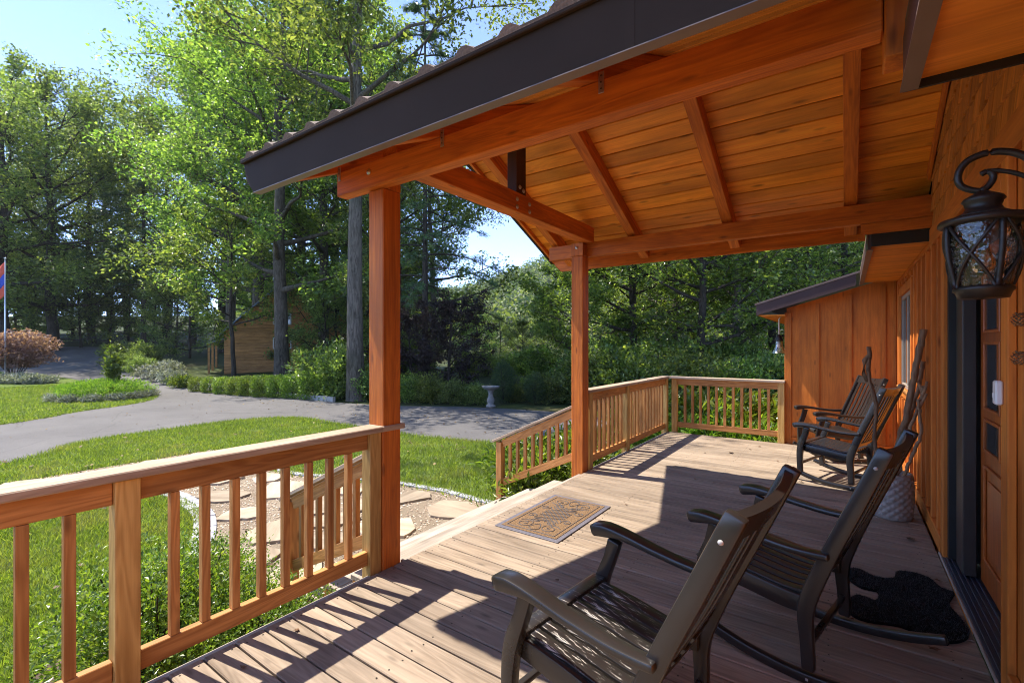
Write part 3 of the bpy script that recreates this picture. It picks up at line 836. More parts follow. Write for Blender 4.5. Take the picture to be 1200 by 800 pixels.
# collar of the cap round the corner post
rail_y('deck_railing', 5.12, 8.22, [5.176, 6.375, 8.16], 'cedar railing from the far porch post along the front deck edge', (5.127, 8.30))
t = thing('deck_railing', (-1.7, 8.25, 0), 'cedar railing closing the end of the deck beside the projecting wing wall', 'railing')
for xx in (-2.47, -0.86):
    box('post', (xx, 8.225, -0.24), (xx + 0.09, 8.315, 0.918), M['treated'], t, 0.004)
box('top_rail', (-2.378, 8.25, 0.815), (-0.862, 8.29, 0.916), M['cedarX'], t)
box('bottom_rail', (-2.378, 8.25, 0.085), (-0.862, 8.29, 0.175), M['cedarX'], t)
for i in range(11):
    xx = -2.38 + 1.518 / 12 * (i + 1)
    box('baluster', (xx - 0.019, 8.251, 0.177), (xx + 0.019, 8.289, 0.813), M['cedarZ'], t, 0.002)
box('cap_rail', (-2.505, 8.19, 0.92), (-0.762, 8.335, 0.957), M['capX'], t, 0.005)

def stair_rail(yc, label, xtop):
    t = thing('stair_railing', (-3.2, yc, GZ), label, 'railing')
    xb = -3.835
    sl = RIS / RUN
    ztop = lambda x: 0.225 + (x - xb) * 0.462
    box('post', (xb, yc - 0.045, GZ - 0.05), (xb + 0.09, yc + 0.045, 0.20), M['cedarZ'], t, 0.004)
    a = Vector((xb - 0.05, yc, ztop(xb - 0.05))); b = Vector((xtop, yc, ztop(xtop)))
    beam('cap_rail', a, b, 0.12, 0.032, M['capX'], t, 0.004)
    dz = Vector((0, 0, -0.083))
    beam('top_rail', Vector((xb + 0.092, yc, ztop(xb + 0.092))) + dz, b + dz, 0.038, 0.095, M['cedarX'], t)
    dz = Vector((0, 0, -0.60))
    beam('bottom_rail', Vector((xb + 0.092, yc, ztop(xb + 0.092))) + dz, b + dz, 0.038, 0.09, M['cedarX'], t)
    n = 8; s = (xtop - xb - 0.09) / (n + 1)
    for i in range(n):
        x = xb + 0.09 + s * (i + 1); z = ztop(x)
        box('baluster', (x - 0.019, yc - 0.019, z - 0.565), (x + 0.019, yc + 0.019, z - 0.12), M['cedarZ'], t, 0.002)
stair_rail(5.05, 'cedar stair railing sloping down from the far porch post', -2.675)
stair_rail(2.13, 'cedar stair railing sloping down from the corner porch post, seen through balusters', -2.675)

# ------------------------------------------------------------------ porch roof with its posts
SL = 0.458                       # roof slope
YR = 3.59                        # ridge line
PO = 0.152
por = thing('porch_roof', (-1.3, YR, 0), 'open timber porch roof of red stained beams, rafters and plank ceiling on two square posts', 'porch')
def post(y0):
    return box('post', (EX - PO, y0, -0.26), (EX, y0 + PO, 2.55), M['stainZ'], por, 0.006)
P1 = 2.053; P2 = 4.968
post(P1); post(P2)
box('post_tenon', (EX - PO, P1 + 0.040, 2.552), (EX, P1 + PO, 2.702), M['stainZ'], por)
box('post_tenon', (EX - PO, P2, 2.552), (EX, P2 + PO - 0.04, 2.702), M['stainZ'], por)
box('cap_collar', (EX - 0.13 - 0.02, P1 - 0.004, 0.92), (EX + 0.012, P1 + PO + 0.03, 0.957), M['cap'], por, 0.004)
BZ0, BZ1 = 2.553, 2.722
XB1 = 0.10
NB = (P1 - 0.052, P1 + 0.036)                                     # near beam, y range
FB = (P2 + PO - 0.036, P2 + PO + 0.052)
box('tie_beam', (-2.96, NB[0], BZ0), (XB1, NB[1], BZ1), M['stainX'], por, 0.005)
box('tie_beam', (-3.05, FB[0], BZ0), (0.578, FB[1], BZ1), M['stainX'], por, 0.005)
box('front_beam', (EX - 0.06, P1 + 0.038, 2.706), (EX + 0.09, P2 + PO - 0.038, 2.885), M['stainY'], por, 0.005)
box('hanger_block', (XB1 + 0.003, NB[0] - 0.02, 2.45), (XB1 + 0.032 + 0.08, NB[1] + 0.02, 3.0), M['stainZ'], por, 0.004)
# rafters: bottom edge passes the beam tops
zr = lambda yy: BZ1 + (abs(NB[0] - YR) - abs(yy - YR)) * SL        # underside of rafters at y
RH = 0.14
RAFX = (-2.99, -1.99, -0.985, 0.03)
EN, EF = 1.56, 2 * YR - 1.56
cs = math.cos(math.atan(SL)); RV = RH / cs
for rx in RAFX:
    for ye, sg in ((EN + 0.03, -1), (EF - 0.03, 1)):
        a = Vector((rx, ye, zr(ye) + RV / 2)); b = Vector((rx, YR + sg * 0.03, zr(YR + sg * 0.03) + RV / 2))
        beam('rafter', a, b, 0.10, RH, M['stainX'], por, 0.004)
box('ridge_beam', (-3.2, YR - 0.027, zr(YR) - 0.05), (0.575, YR + 0.027, zr(YR) + 0.16), M['stainX'], por)
# king post of the front truss
box('king_post', (EX - 0.04, YR - 0.075, 2.887), (EX + 0.07, YR + 0.075, zr(YR) - 0.055), M['kingpost'], por, 0.005)
# ceiling planks on the rafters (each plank a part), slope by slope
XC0, XC1 = -3.30, 0.577
tc_ = 0.02
for sg in (-1, 1):
    yw = (YR - EN) ; Ls = yw / cs; nb = 13; wb = Ls / nb
    for i in range(nb):
        s = (i + 0.5) * wb
        yy = YR + sg * s * cs
        zz = zr(YR) - s * cs * SL + RV + tc_ / 2 / cs + 0.003
        o = add('ceiling_plank', box_mesh(XC1 - XC0, wb - 0.009, tc_, 0.008, M['ceil']), None, por, ((XC0 + XC1) / 2, yy, zz), (-sg * math.atan(SL), 0, 0))
# solid roof deck above the planks and metal tile covering
def slope_slab(name, x0, x1, y0, y1, off, th, mat):
    V = []
    for x in (x0, x1):
        for y_ in (y0, y1):
            V += [(x, y_, zr(y_) + off), (x, y_, zr(y_) + off + th)]
    F = [(0, 1, 3, 2), (4, 6, 7, 5), (0, 4, 5, 1), (2, 3, 7, 6), (0, 2, 6, 4), (1, 5, 7, 3)]
    return add(name, py_mesh(name, V, F), mat, por)
ro = RV + 0.03
slope_slab('roof_deck', -3.30, 3.0, EN + 0.004, YR, ro, 0.03, M['brown_metal'])
slope_slab('roof_deck', -3.30, 3.0, YR, EF - 0.004, ro, 0.03, M['brown_metal'])
# fascia: near eave (outer face brown metal), far eave (bare stained inner face)
fz0 = zr(EN) - 0.015
fz1 = zr(EN) + ro + 0.028
def fascia(yf, th, mat, x0, x1, z0, z1, name='fascia', slant=0.13):
    V = [(x0 + slant, yf, z0), (x1, yf, z0), (x1, yf, z1), (x0, yf, z1)]
    V.insert(4, (x0 + slant * 0.25, yf, z0 + (z1 - z0) * 0.45))
    n = len(V)
    V2 = [(a, yf + th, c) for a, b, c in V]
    F = [tuple(range(n)), tuple(range(2 * n - 1, n - 1, -1))] + [(i, n + i, n + (i + 1) % n, (i + 1) % n) for i in range(n)]
    return add(name, py_mesh(name, V + V2, F), mat, por)
fascia(EN - 0.022, 0.02, M['brown_metal'], -3.33, 0.09, fz0 + 0.005, fz1)
fascia(EN + 0.0, 0.022, M['stainX'], -3.30, 0.09, fz0 + 0.012, fz1 - 0.02, 'subfascia')
box('drip_edge', (-3.20, EN - 0.027, fz0), (0.09, EN + 0.024, fz0 + 0.004), M['brown_edge'], por, 0)
box('drip_edge', (-3.335, EN - 0.045, fz1 - 0.012), (0.09, EN - 0.023, fz1 + 0.022), M['brown_metal'], por, 0.004)
fascia(EF + 0.002, 0.02, M['brown_metal'], -3.33, 0.12, fz0 + 0.005, fz1)
fascia(EF - 0.022, 0.022, M['stainX'], -3.30, 0.12, fz0 - 0.008, fz1 - 0.02, 'subfascia')
box('fascia_joint', (-0.62, EN - 0.0235, fz0 + 0.006), (-0.585, EN - 0.0225, fz1 - 0.014), M['brown_metal'], por, 0)
# barge boards on the front rake
for sg in (-1, 1):
    y0_, y1_ = YR, YR + sg * (YR - EN - 0.001)
    for xa, xb_, mat, zo0, zo1, nm in ((-3.335, -3.302, M['brown_metal'], RV - 0.06, ro + 0.028, 'barge_board'),):
        V = []
        for x in (xa, xb_):
            for y_ in (y0_, y1_):
                V += [(x, y_, zr(y_) + zo0), (x, y_, zr(y_) + zo1)]
        F = [(0, 1, 3, 2), (4, 6, 7, 5), (0, 4, 5, 1), (2, 3, 7, 6), (0, 2, 6, 4), (1, 5, 7, 3)]
        add(nm, py_mesh(nm, V, F), mat, por)
    # stained inner strip of the rake
    V = []
    for x in (-3.300, -3.27):
        for y_ in (y0_, y1_):
            V += [(x, y_, zr(y_) + RV - 0.055), (x, y_, zr(y_) + RV - 0.001)]
    add('rake_trim', py_mesh('rake_trim', V, F), M['stainY'], por)
# barrel tiles: 5 courses per slope, shared mesh
def tile_mesh():
    W, L = 0.235, 0.44
    xs = np.linspace(-W / 2, W / 2, 13); prof = np.where(np.abs(xs) < 0.062, 0.032 * np.cos(xs / 0.062 * np.pi / 2), 0)
    V, F = [], []
    for y_, dz in ((0, 0.016), (L, 0.0)):
        for x, p in zip(xs, prof): V.append((x, y_, p + dz))
    for x, p in zip(xs, prof): V.append((x, 0, p - 0.0))
    n = len(xs)
    for i in range(n - 1):
        F.append((i, i + 1, n + i + 1, n + i)); F.append((2 * n + i, 2 * n + i + 1, i + 1, i))
    F.append(tuple([2 * n + i for i in range(n)]))
    return py_mesh('roof_tile', V, F, False)
tm = tile_mesh(); tm.materials.append(M['roof_tile'])
for sg in (-1, 1):
    for c in range(5):
        yy = (EN - 0.04 + 0.415 * c) if sg < 0 else (EF + 0.04 - 0.415 * c)
        for i in range(17):
            add('roof_tile', tm, None, por, (-3.20 + 0.234 * i, yy, zr(yy) + ro + 0.034 + 0.005), (math.atan(SL), 0, 0 if sg < 0 else math.pi))
# galvanised ties and bolts
def tie(x, y, z):
    me = box_mesh(0.028, 0.004, 0.10, 0.001, M['galv'])
    o = add('rafter_tie', me, None, por, (x, y, z), (0, 0, 0))
    for k in (-0.03, 0.0, 0.03):
        add('nail', box_mesh(0.007, 0.003, 0.007, 0.001, M['dark_bronze']), None, o, (x, y - 0.0035, z + k))
for rx in RAFX:
    tie(rx + 0.066, NB[0] - 0.004, BZ1 - 0.015)
bolt_me = lathe_mesh('bolt', [(0, 0.012), (0.012, 0.012), (0.012, 0.006), (0.02, 0.005), (0.02, 0.0), (0, 0.0)], 10)
bolt_me.materials.append(M['galv'])
def bolt(x, y, z, axis):
    add('bolt', bolt_me, None, por, (x, y, z), {'-y': (R(90), 0, 0), '+x': (0, R(90), 0)}[axis])
bolt(-2.60, NB[0], 2.655, '-y'); bolt(-2.60, P2, 2.65, '-y')
for dy in (-0.17, 0.17):
    for dz in (0.05, 0.12):
        bolt(EX + 0.09, YR + dy * 0.6, 2.70 + dz, '+x')
bolt(EX + 0.07, YR - 0.03, 2.95, '+x'); bolt(EX + 0.07, YR + 0.03, 2.93, '+x')

# ------------------------------------------------------------------ house
WX = 0.58
hs = thing('house', (0.64, 3.0, GZ), 'orange stained board and batten house wall with cedar shingles above the porch ceiling', 'house')
def wallp(y0, y1, z0, z1):
    return box('wall_panel', (WX, y0, z0), (WX + 0.12, y1, z1), M['sidingZ'], hs, 0)
DY0, DY1, DZ = 2.92, 4.42, 2.12
WY0, WY1, WZ0, WZ1 = 6.58, 7.86, 0.97, 2.12
wallp(-3.0, DY0, GZ - .1, 2.44); wallp(DY0 + .001, DY1 - .001, DZ, 2.44); wallp(DY1, WY0, GZ - .1, 2.44)
wallp(WY0 + .001, WY1 - .001, GZ - .1, WZ0); wallp(WY0 + .001, WY1 - .001, WZ1, 2.44); wallp(WY1, 8.32, GZ - .1, 2.44)
# battens, each its own part
for y in list(np.arange(-2.9, 2.6, 0.305)) + list(np.arange(4.70, 8.1, 0.305)):
    segs = [(0.13, 2.295)]
    if WY0 - 0.12 < y < WY1 + 0.12: segs = [(0.13, WZ0 - 0.12), (WZ1 + 0.12, 2.295)]
    for a, b in segs:
        if b - a > 0.03:
            box('batten', (WX - 0.030, y - 0.024, a), (WX - 0.001, y + 0.024, b), M['sidingZ'], hs, 0.003)
for a, b in ((-3.0, DY0 - 0.12), (DY1 + 0.115, 8.18)):
    box('base_board', (WX - 0.034, a, 0.002), (WX - 0.002, b, 0.128), M['sidingY'], hs)
for a, b in ((-3.0, 1.985), (5.13, 8.18)):
    box('frieze_board', (WX - 0.026, a, 2.297), (WX - 0.002, b, 2.347), M['sidingY'], hs)
box('frieze_board', (WX - 0.03, 1.99, 2.297), (WX - 0.002, 5.10, 2.44), M['sidingY'], hs)
# gable part of the wall above the frieze, shingled
gw = []
yb0, yb1 = NB[0] + 0.02, FB[1] - 0.02
me = prism_mesh('gable_wall', [(yb0, 2.441), (yb1, 2.441), (yb1, zr(yb1) + RV), (YR, zr(YR) + RV), (yb0, zr(yb0) + RV)], 0, 0.1)
me.transform(Matrix(((0, 0, 1, 0), (1, 0, 0, 0), (0, 1, 0, 0), (0, 0, 0, 1))))
gable = add('gable_wall', me, M['sidingZ'], hs, (WX + 0.004, 0, 0))
z = 2.43; row = 0
while z < 3.5:
    y = yb0 + (0.0 if row % 2 else -0.06)
    while y < yb1:
        w = random.uniform(0.09, 0.17)
        top = min(z + 0.19, min(zr(y), zr(y + w)) + RV - 0.004)
        if top - z > 0.03 and y > yb0 - 0.01 and y + w < yb1:
            dz = random.uniform(-0.010, 0.010)
            o = add('shingle', box_mesh(0.013, round(w, 2) - 0.005, round(top - z, 2), 0.002, M['shingle']), None, gable, (WX - 0.012 , y + w / 2, (z + top) / 2 + dz), (0, R(5.0), 0))
        y += w
    z += 0.135; row += 1
# sloped trim where the ceiling meets the shingles
for sg in (-1, 1):
    y1_ = YR + sg * (YR - NB[0] - 0.09)
    a = Vector((WX - 0.035, YR, zr(YR) + RV - 0.045)); b = Vector((WX - 0.035, y1_, zr(y1_) + RV - 0.045))
    beam('rake_trim', a, b, 0.022, 0.085, M['stainX'], hs)
# eaves with plywood soffit
for a, b in ((-3.0, 1.985), (5.128, 8.05)):
    box('soffit', (0.174, a, 2.352), (WX - 0.002, b, 2.364), M['ply'], hs, 0)
    box('eave_fascia', (0.150, a, 2.330), (0.172, b, 2.50), M['wing_fascia'], hs, 0.002)
    box('eave_drip', (0.142, a, 2.322), (0.188, b, 2.3285), M['brown_edge'], hs, 0)
    # house roof slab above that eave
    V = []
    for yy in (a, b + (0.0 if a < 0 else 0.12)):
        for xx in (0.155, 4.5):
            zz = 2.505 + (xx - 0.155) * 0.42
            V += [(xx, yy, zz), (xx, yy, zz + 0.05)]
    F = [(0, 1, 3, 2), (4, 6, 7, 5), (0, 4, 5, 1), (2, 3, 7, 6), (0, 2, 6, 4), (1, 5, 7, 3)]
    add('roof_slab', py_mesh('roof_slab', V, F), M['roof_tile'], hs)
box('eave_end', (0.150, 1.987, 2.326), (WX - 0.004, 2.0005 - 0.002, 2.362), M['black'], hs, 0)
box('eave_end', (0.174, 5.112, 2.349), (WX - 0.004, 5.126, 2.455), M['black'], hs, 0)
box('eave_block', (0.10, 5.108, 2.457), (WX - 0.004, 5.126, 2.551), M['stainX'], hs, 0)
box('eave_block', (0.03 + 0.052, 5.108, 2.41), (0.134, 5.15, 2.456), M['stainX'], hs, 0)

# --- door
dr = box('door', (WX + 0.105, 3.02, 0.035), (WX + 0.15, 4.10, 2.09), M['door'], hs, 0.004)
fx = WX + 0.105
def dpart(name, y0, y1, z0, z1, x0, x1, mat, bev=0.004):
    return box(name, (fx + x0, y0, z0), (fx + x1, y1, z1), mat, dr, bev)
for yc0, yc1 in ((3.16, 3.53), (3.59, 3.96)):
    for zc0, zc1 in ((0.86, 1.06), (1.11, 1.52), (1.57, 1.98)):
        dpart('pane', yc0 + 0.02, yc1 - 0.02, zc0 + 0.02, zc1 - 0.02, -0.006, 0.0, M['pane'], 0.001)
        for a in ((yc0, yc0 + 0.018, zc0, zc1), (yc1 - 0.018, yc1, zc0, zc1), (yc0 + 0.018, yc1 - 0.018, zc0, zc0 + 0.018), (yc0 + 0.018, yc1 - 0.018, zc1 - 0.018, zc1)):
            dpart('glazing_bead', a[0], a[1], a[2], a[3], -0.014, -0.001, M['door'], 0.003)
for a in ((3.16, 3.18, 0.2, 0.78), (3.94, 3.96, 0.2, 0.78), (3.18, 3.94, 0.2, 0.22), (3.18, 3.94, 0.76, 0.78)):
    dpart('moulding', a[0], a[1], a[2], a[3], -0.014, -0.001, M['door'], 0.004)
dpart('raised_panel', 3.24, 3.88, 0.28, 0.70, -0.009, -0.001, M['door'], 0.004)
dpart('handle_plate', 3.055, 3.10, 0.92, 1.16, -0.008, -0.001, M['galv'], 0.002)
dpart('door_pull', 3.066, 3.088, 0.62, 1.18, -0.045, -0.030, M['galv'], 0.004)
box('door_jamb', (WX - 0.008, 4.375, 0.034), (WX + 0.15, 4.419, 2.118), M['black'], hs, 0)
box('door_jamb', (WX + 0.0, 2.925, 0.034), (WX + 0.15, 3.0, 2.118), M['black'], hs, 0)
box('door_head', (WX + 0.0, 3.002, 2.092), (WX + 0.15, 4.373, 2.118), M['black'], hs, 0)
box('screen_housing', (WX + 0.022, 4.10, 0.036), (WX + 0.088, 4.31, 2.09), M['dark_bronze'], hs, 0.004)
box('screen_track', (WX + 0.02, 3.003, 0.036), (WX + 0.06, 3.03, 2.09), M['dark_bronze'], hs, 0.003)
box('door_recess', (WX + 0.152, 2.93, 0.0), (WX + 0.17, 4.415, 2.118), M['black'], hs, 0)
sl_ = box('door_sill', (WX - 0.032, 2.925, 0.001), (WX + 0.148, 4.415, 0.022), M['sill'], hs, 0.002)
for i in range(5):
    box('sill_rib', (WX - 0.018 + i * 0.026, 2.93, 0.0225), (WX - 0.008 + i * 0.026, 4.41, 0.029), M['sill'], sl_, 0.001)
box('deck_edge_trim', (WX - 0.044, 2.80, 0.001), (WX - 0.034, 4.52, 0.020), M['deckY'], hs, 0.002)
box('door_casing', (WX - 0.030, DY1 + 0.002, 0.002), (WX - 0.002, DY1 + 0.112, 2.296), M['sidingZ'], hs)
box('door_casing', (WX - 0.030, DY0 - 0.112, 0.002), (WX - 0.002, DY0 - 0.002, 2.296), M['sidingZ'], hs)
box('door_casing', (WX - 0.030, DY0, 2.122), (WX - 0.002, DY1, 2.232), M['sidingY'], hs)

# --- window
wi = box('window', (WX + 0.02, WY0 + 0.04, WZ0 + 0.04), (WX + 0.05, WY1 - 0.04, WZ1 - 0.04), M['pane'], hs, 0)
def wfr(y0, y1, z0, z1, x0, x1, mat, nm='window_frame'): box(nm, (WX + x0, y0, z0), (WX + x1, y1, z1), mat, wi, 0.003)
for a in ((WY0 + .001, WY0 + 0.05, WZ0 + .001, WZ1 - .001), (WY1 - 0.05, WY1 - .001, WZ0 + .001, WZ1 - .001), (WY0 + 0.05, WY1 - 0.05, WZ0 + .001, WZ0 + 0.05), (WY0 + 0.05, WY1 - 0.05, WZ1 - 0.05, WZ1 - .001)):
    wfr(*a, 0.0, 0.06, M['win_tan'])
wfr((WY0 + WY1) / 2 - 0.025, (WY0 + WY1) / 2 + 0.025, WZ0 + 0.05, WZ1 - 0.05, 0.002, 0.045, M['win_tan'], 'mullion')
for a in ((WY0 - 0.09, WY0 - 0.001, WZ0 - 0.10, WZ1 + 0.10), (WY1 + 0.001, WY1 + 0.09, WZ0 - 0.10, WZ1 + 0.10), (WY0, WY1, WZ1 + 0.002, WZ1 + 0.10), (WY0, WY1, WZ0 - 0.10, WZ0 - 0.002)):
    wfr(*a, -0.026, -0.002, M['sidingZ'], 'casing')
wfr(WY0 - 0.03, WY1 + 0.03, WZ0 - 0.012, WZ0 + 0.012, -0.05, -0.0275, M['cedarY'], 'window_sill')

# --- projecting wing
wg = hs
WYF = 8.32
me = prism_mesh('wing_wall', [(-0.75, GZ - .1), (0.579, GZ - .1), (0.579, 2.46), (-0.75, 2.06)], 0, 0.1)
me.transform(Matrix(((1, 0, 0, 0), (0, 0, 1, 0), (0, 1, 0, 0), (0, 0, 0, 1))))
add('wing_wall', me, M['sidingZ'], hs, (0, WYF, 0))
box('wing_wall', (-0.749, WYF + 0.101, GZ - .1), (-0.65, 14.0, 2.03), M['sidingZ'], hs, 0)
for x0, x1 in ((-0.775, -0.685), (-0.37, -0.325), (0.02, 0.065), (0.40, 0.445), (0.53, 0.5535)):
    zt_ = 2.0 + (x0 + 0.75) * 0.30
    box('batten', (x0, WYF - 0.024, 0.10 if x0 > -0.7 else -0.3), (x1, WYF - 0.001, zt_), M['sidingZ'], hs)
box('base_board', (-0.684, WYF - 0.03, 0.002), (0.545, WYF - 0.001, 0.098), M['sidingX'], hs)
def wing_slab(nm, y0, y1, x0, x1, zoff0, zoff1, mat):
    V = []
    zz = lambda x: 2.065 + (x + 1.13) * 0.30
    for yy in (y0, y1):
        for xx in (x0, x1):
            V += [(xx, yy, zz(xx) + zoff0), (xx, yy, zz(xx) + zoff1)]
    F = [(0, 1, 3, 2), (4, 6, 7, 5), (0, 4, 5, 1), (2, 3, 7, 6), (0, 2, 6, 4), (1, 5, 7, 3)]
    return add(nm, py_mesh(nm, V, F), mat, hs)
wing_slab('rake_fascia', 8.06, 8.082, -1.13, 0.108, -0.115, 0.045, M['wing_fascia'])
wing_slab('wing_roof', 8.05, 14.2, -1.15, 3.0, 0.047, 0.075, M['brown_edge'])
box('wing_soffit', (-1.10, 8.084, 1.945), (-0.752, 14.0, 1.957), M['ply'], hs, 0)
wing_slab('wing_soffit', 8.084, WYF - 0.002, -0.75, 0.108, -0.055, -0.043, M['ply'])
box('eave_fascia', (-1.13, 8.084, 1.95), (-1.108, 14.0, 2.10), M['wing_fascia'], hs, 0.002)

# ------------------------------------------------------------------ wall lanterns
lt = thing('wall_lantern', (WX, 2.15, 2.05), 'black iron lantern with crossed bars hanging from a scroll bracket beside the door', 'lantern')
LX, LY = 0.365, 2.15
L0 = 1.665
def lat(nm, prof, mat, seg=32): return add(nm, lathe_mesh(nm, [(0.77 * r_, z_) for r_, z_ in prof], seg), mat, lt, (LX, LY, L0))
lat('lid', [(0.0, 0.262), (0.142, 0.248), (0.147, 0.242), (0.147, 0.232), (0.132, 0.226), (0.0, 0.226)], M['lamp_iron'])
lat('crown', [(0.0, 0.338), (0.022, 0.336), (0.034, 0.330), (0.062, 0.318), (0.07, 0.308), (0.062, 0.302), (0.06, 0.294), (0.056, 0.286), (0.066, 0.272), (0.088, 0.262), (0.11, 0.255), (0.0, 0.2545)], M['lamp_iron'])
lat('base', [(0.0, 0.026), (0.092, 0.026), (0.097, 0.02), (0.097, 0.012), (0.088, 0.006), (0.08, -0.012), (0.0, -0.012)], M['lamp_iron'])
GP = [(0.087, 0.027), (0.100, 0.07), (0.112, 0.12), (0.118, 0.17), (0.118, 0.227)]
lat('glass', GP, M['glass'])
gr = lambda h: np.interp(h, [p[1] for p in GP], [0.77 * p[0] for p in GP]) + 0.005
bars = []
for k in range(8):
    a0 = k * math.pi / 4 + 0.3
    hh = np.linspace(0.024, 0.232, 10)
    if k % 2 == 0:
        bars.append((np.array([[gr(h) * math.cos(a0), gr(h) * math.sin(a0), h] for h in hh]), np.full(10, 0.0085)))
for k in range(4):
    for s_ in (-1, 1):
        a0 = k * math.pi / 2 + 0.3 + math.pi / 4
        hh = np.linspace(0.024, 0.232, 12)
        bars.append((np.array([[gr(h) * math.cos(a0 + s_ * (h - 0.128) / 0.104 * 0.70), gr(h) * math.sin(a0 + s_ * (h - 0.128) / 0.104 * 0.70), h] for h in hh]), np.full(12, 0.005)))
for i, b_ in enumerate(bars):
    add('cage_bar', tube_mesh('cage_bar', [b_], 6), M['lamp_iron'], lt, (LX, LY, L0))
add('lamp_socket', lathe_mesh('lamp_socket', [(0.0, 0.228), (0.02, 0.228), (0.02, 0.165), (0.0, 0.165)], 14), M['lamp_iron'], lt, (LX, LY, L0))
add('bulb', lathe_mesh('bulb', [(0.0, 0.165), (0.014, 0.163), (0.018, 0.14), (0.03, 0.105), (0.028, 0.085), (0.012, 0.066), (0, 0.062)], 18), M['glass'], lt, (LX, LY, L0))
arm_main = [(WX - 0.03, 1.955), (0.535, 2.00), (0.49, 2.055), (0.461, 2.094), (0.423, 2.119), (0.375, 2.127), (0.327, 2.11), (0.305, 2.071), (0.311, 2.032), (0.342, 2.010), (0.365, 2.007), (0.384, 2.029), (0.388, 2.052), (0.375, 2.066), (0.360, 2.060)]
def arm_tube(pts, r0, r1):
    P_ = np.array([tuple(v) for v in smooth3([(p[0] - LX, 0, p[1] - L0) for p in pts], 5)])
    add('scroll_arm', tube_mesh('scroll_arm', [(P_, np.linspace(r0, r1, len(P_)))], 8), M['lamp_iron'], lt, (LX, LY, L0))
def smooth3(pts, m):
    P = [Vector(p) for p in pts]; n = len(P); out = []
    for i in range(n - 1):
        p0, p1, p2, p3 = P[max(i - 1, 0)], P[i], P[i + 1], P[min(i + 2, n - 1)]
        for s in np.linspace(0, 1, m, endpoint=False):
            out.append(0.5 * ((2 * p1) + (-p0 + p2) * s + (2 * p0 - 5 * p1 + 4 * p2 - p3) * s * s + (-p0 + 3 * p1 - 3 * p2 + p3) * s ** 3))
    out.append(P[-1]); return out
arm_tube(arm_main, 0.0125, 0.009)
arm_tube([(WX - 0.03, 1.93), (0.51, 1.99), (0.45, 2.04), (0.405, 2.062), (0.372, 2.068)], 0.008, 0.007)
add('hook', tube_mesh('hook', [(np.array([(0, 0, 0.335), (0, 0, 0.342), (0, 0, 0.35)]), np.full(3, 0.011))], 8), M['lamp_iron'], lt, (LX, LY, L0))
box('back_plate', (WX - 0.028, LY - 0.055, 1.88), (WX - 0.003, LY + 0.055, 2.10), M['lamp_iron'], lt, 0.006)

l2 = thing('wall_lantern', (-0.78, 8.50, 1.6), 'small lantern with bell shaped glass on the outer corner of the wing', 'lantern')
add('bracket', tube_mesh('bracket', [(np.array([(0.03, 0, 0.30), (0.0, 0, 0.36), (-0.06, 0, 0.36), (-0.09, 0, 0.30), (-0.09, 0, 0.05)]), np.full(5, 0.012))], 8), M['win_white'], l2, (-0.78, 8.50, 1.6))
add('lamp_cap', lathe_mesh('lamp_cap', [(0, 0.09), (0.03, 0.07), (0.06, 0.0), (0.062, -0.02), (0, -0.02)], 18), M['lamp_iron'], l2, (-0.87, 8.50, 1.58))
add('glass', lathe_mesh('glass', [(0.05, -0.02), (0.055, -0.10), (0.075, -0.16), (0.105, -0.21)], 18), M['glass'], l2, (-0.87, 8.50, 1.58))
add('bulb', lathe_mesh('bulb', [(0, -0.02), (0.02, -0.03), (0.03, -0.08), (0.022, -0.12), (0, -0.13)], 14), M['win_white'], l2, (-0.87, 8.50, 1.58))

db = thing('doorbell', (WX - 0.03, 2.91, 1.30), 'white plastic doorbell box on the door casing', 'doorbell')
box('housing', (WX - 0.056, 2.865, 1.24), (WX - 0.031, 2.918, 1.345), M['white_plastic'], db, 0.006)
box('button', (WX - 0.060, 2.882, 1.268), (WX - 0.0565, 2.901, 1.29), M['white_plastic'], db, 0.002)

# pine cones hung beside the door
def pinecone(z, lab):
    rngc = random.Random(int(z * 100)); V, F = [], []
    for i in range(70):
        tq = i / 70; a = i * 2.399; r = 0.016 * math.sin(math.pi * (0.12 + 0.83 * tq)) + 0.004; zz = (tq - 0.5) * 0.05
        c = Vector((r * math.cos(a), r * math.sin(a), zz)); o_ = Vector((math.cos(a), math.sin(a), 0.35)); s_ = Vector((-math.sin(a), math.cos(a), 0))
        b0 = len(V); V += [c - s_ * 0.0045, c + s_ * 0.0045, c + o_ * 0.007 + s_ * 0.003 + Vector((0, 0, .003)), c + o_ * 0.007 - s_ * 0.003 + Vector((0, 0, .004))]
        F.append((b0, b0 + 1, b0 + 2, b0 + 3))
    o = add('pine_cone', py_mesh('pine_cone', V, F), M['stick'], None, (WX - 0.045, 2.57, z))
    return tag(o, lab, 'pine cone')
pinecone(1.594, 'brown pine cone hung on the wall above another by the door casing')
pinecone(1.448, 'brown pine cone hung on the wall level with the top of the doorbell')

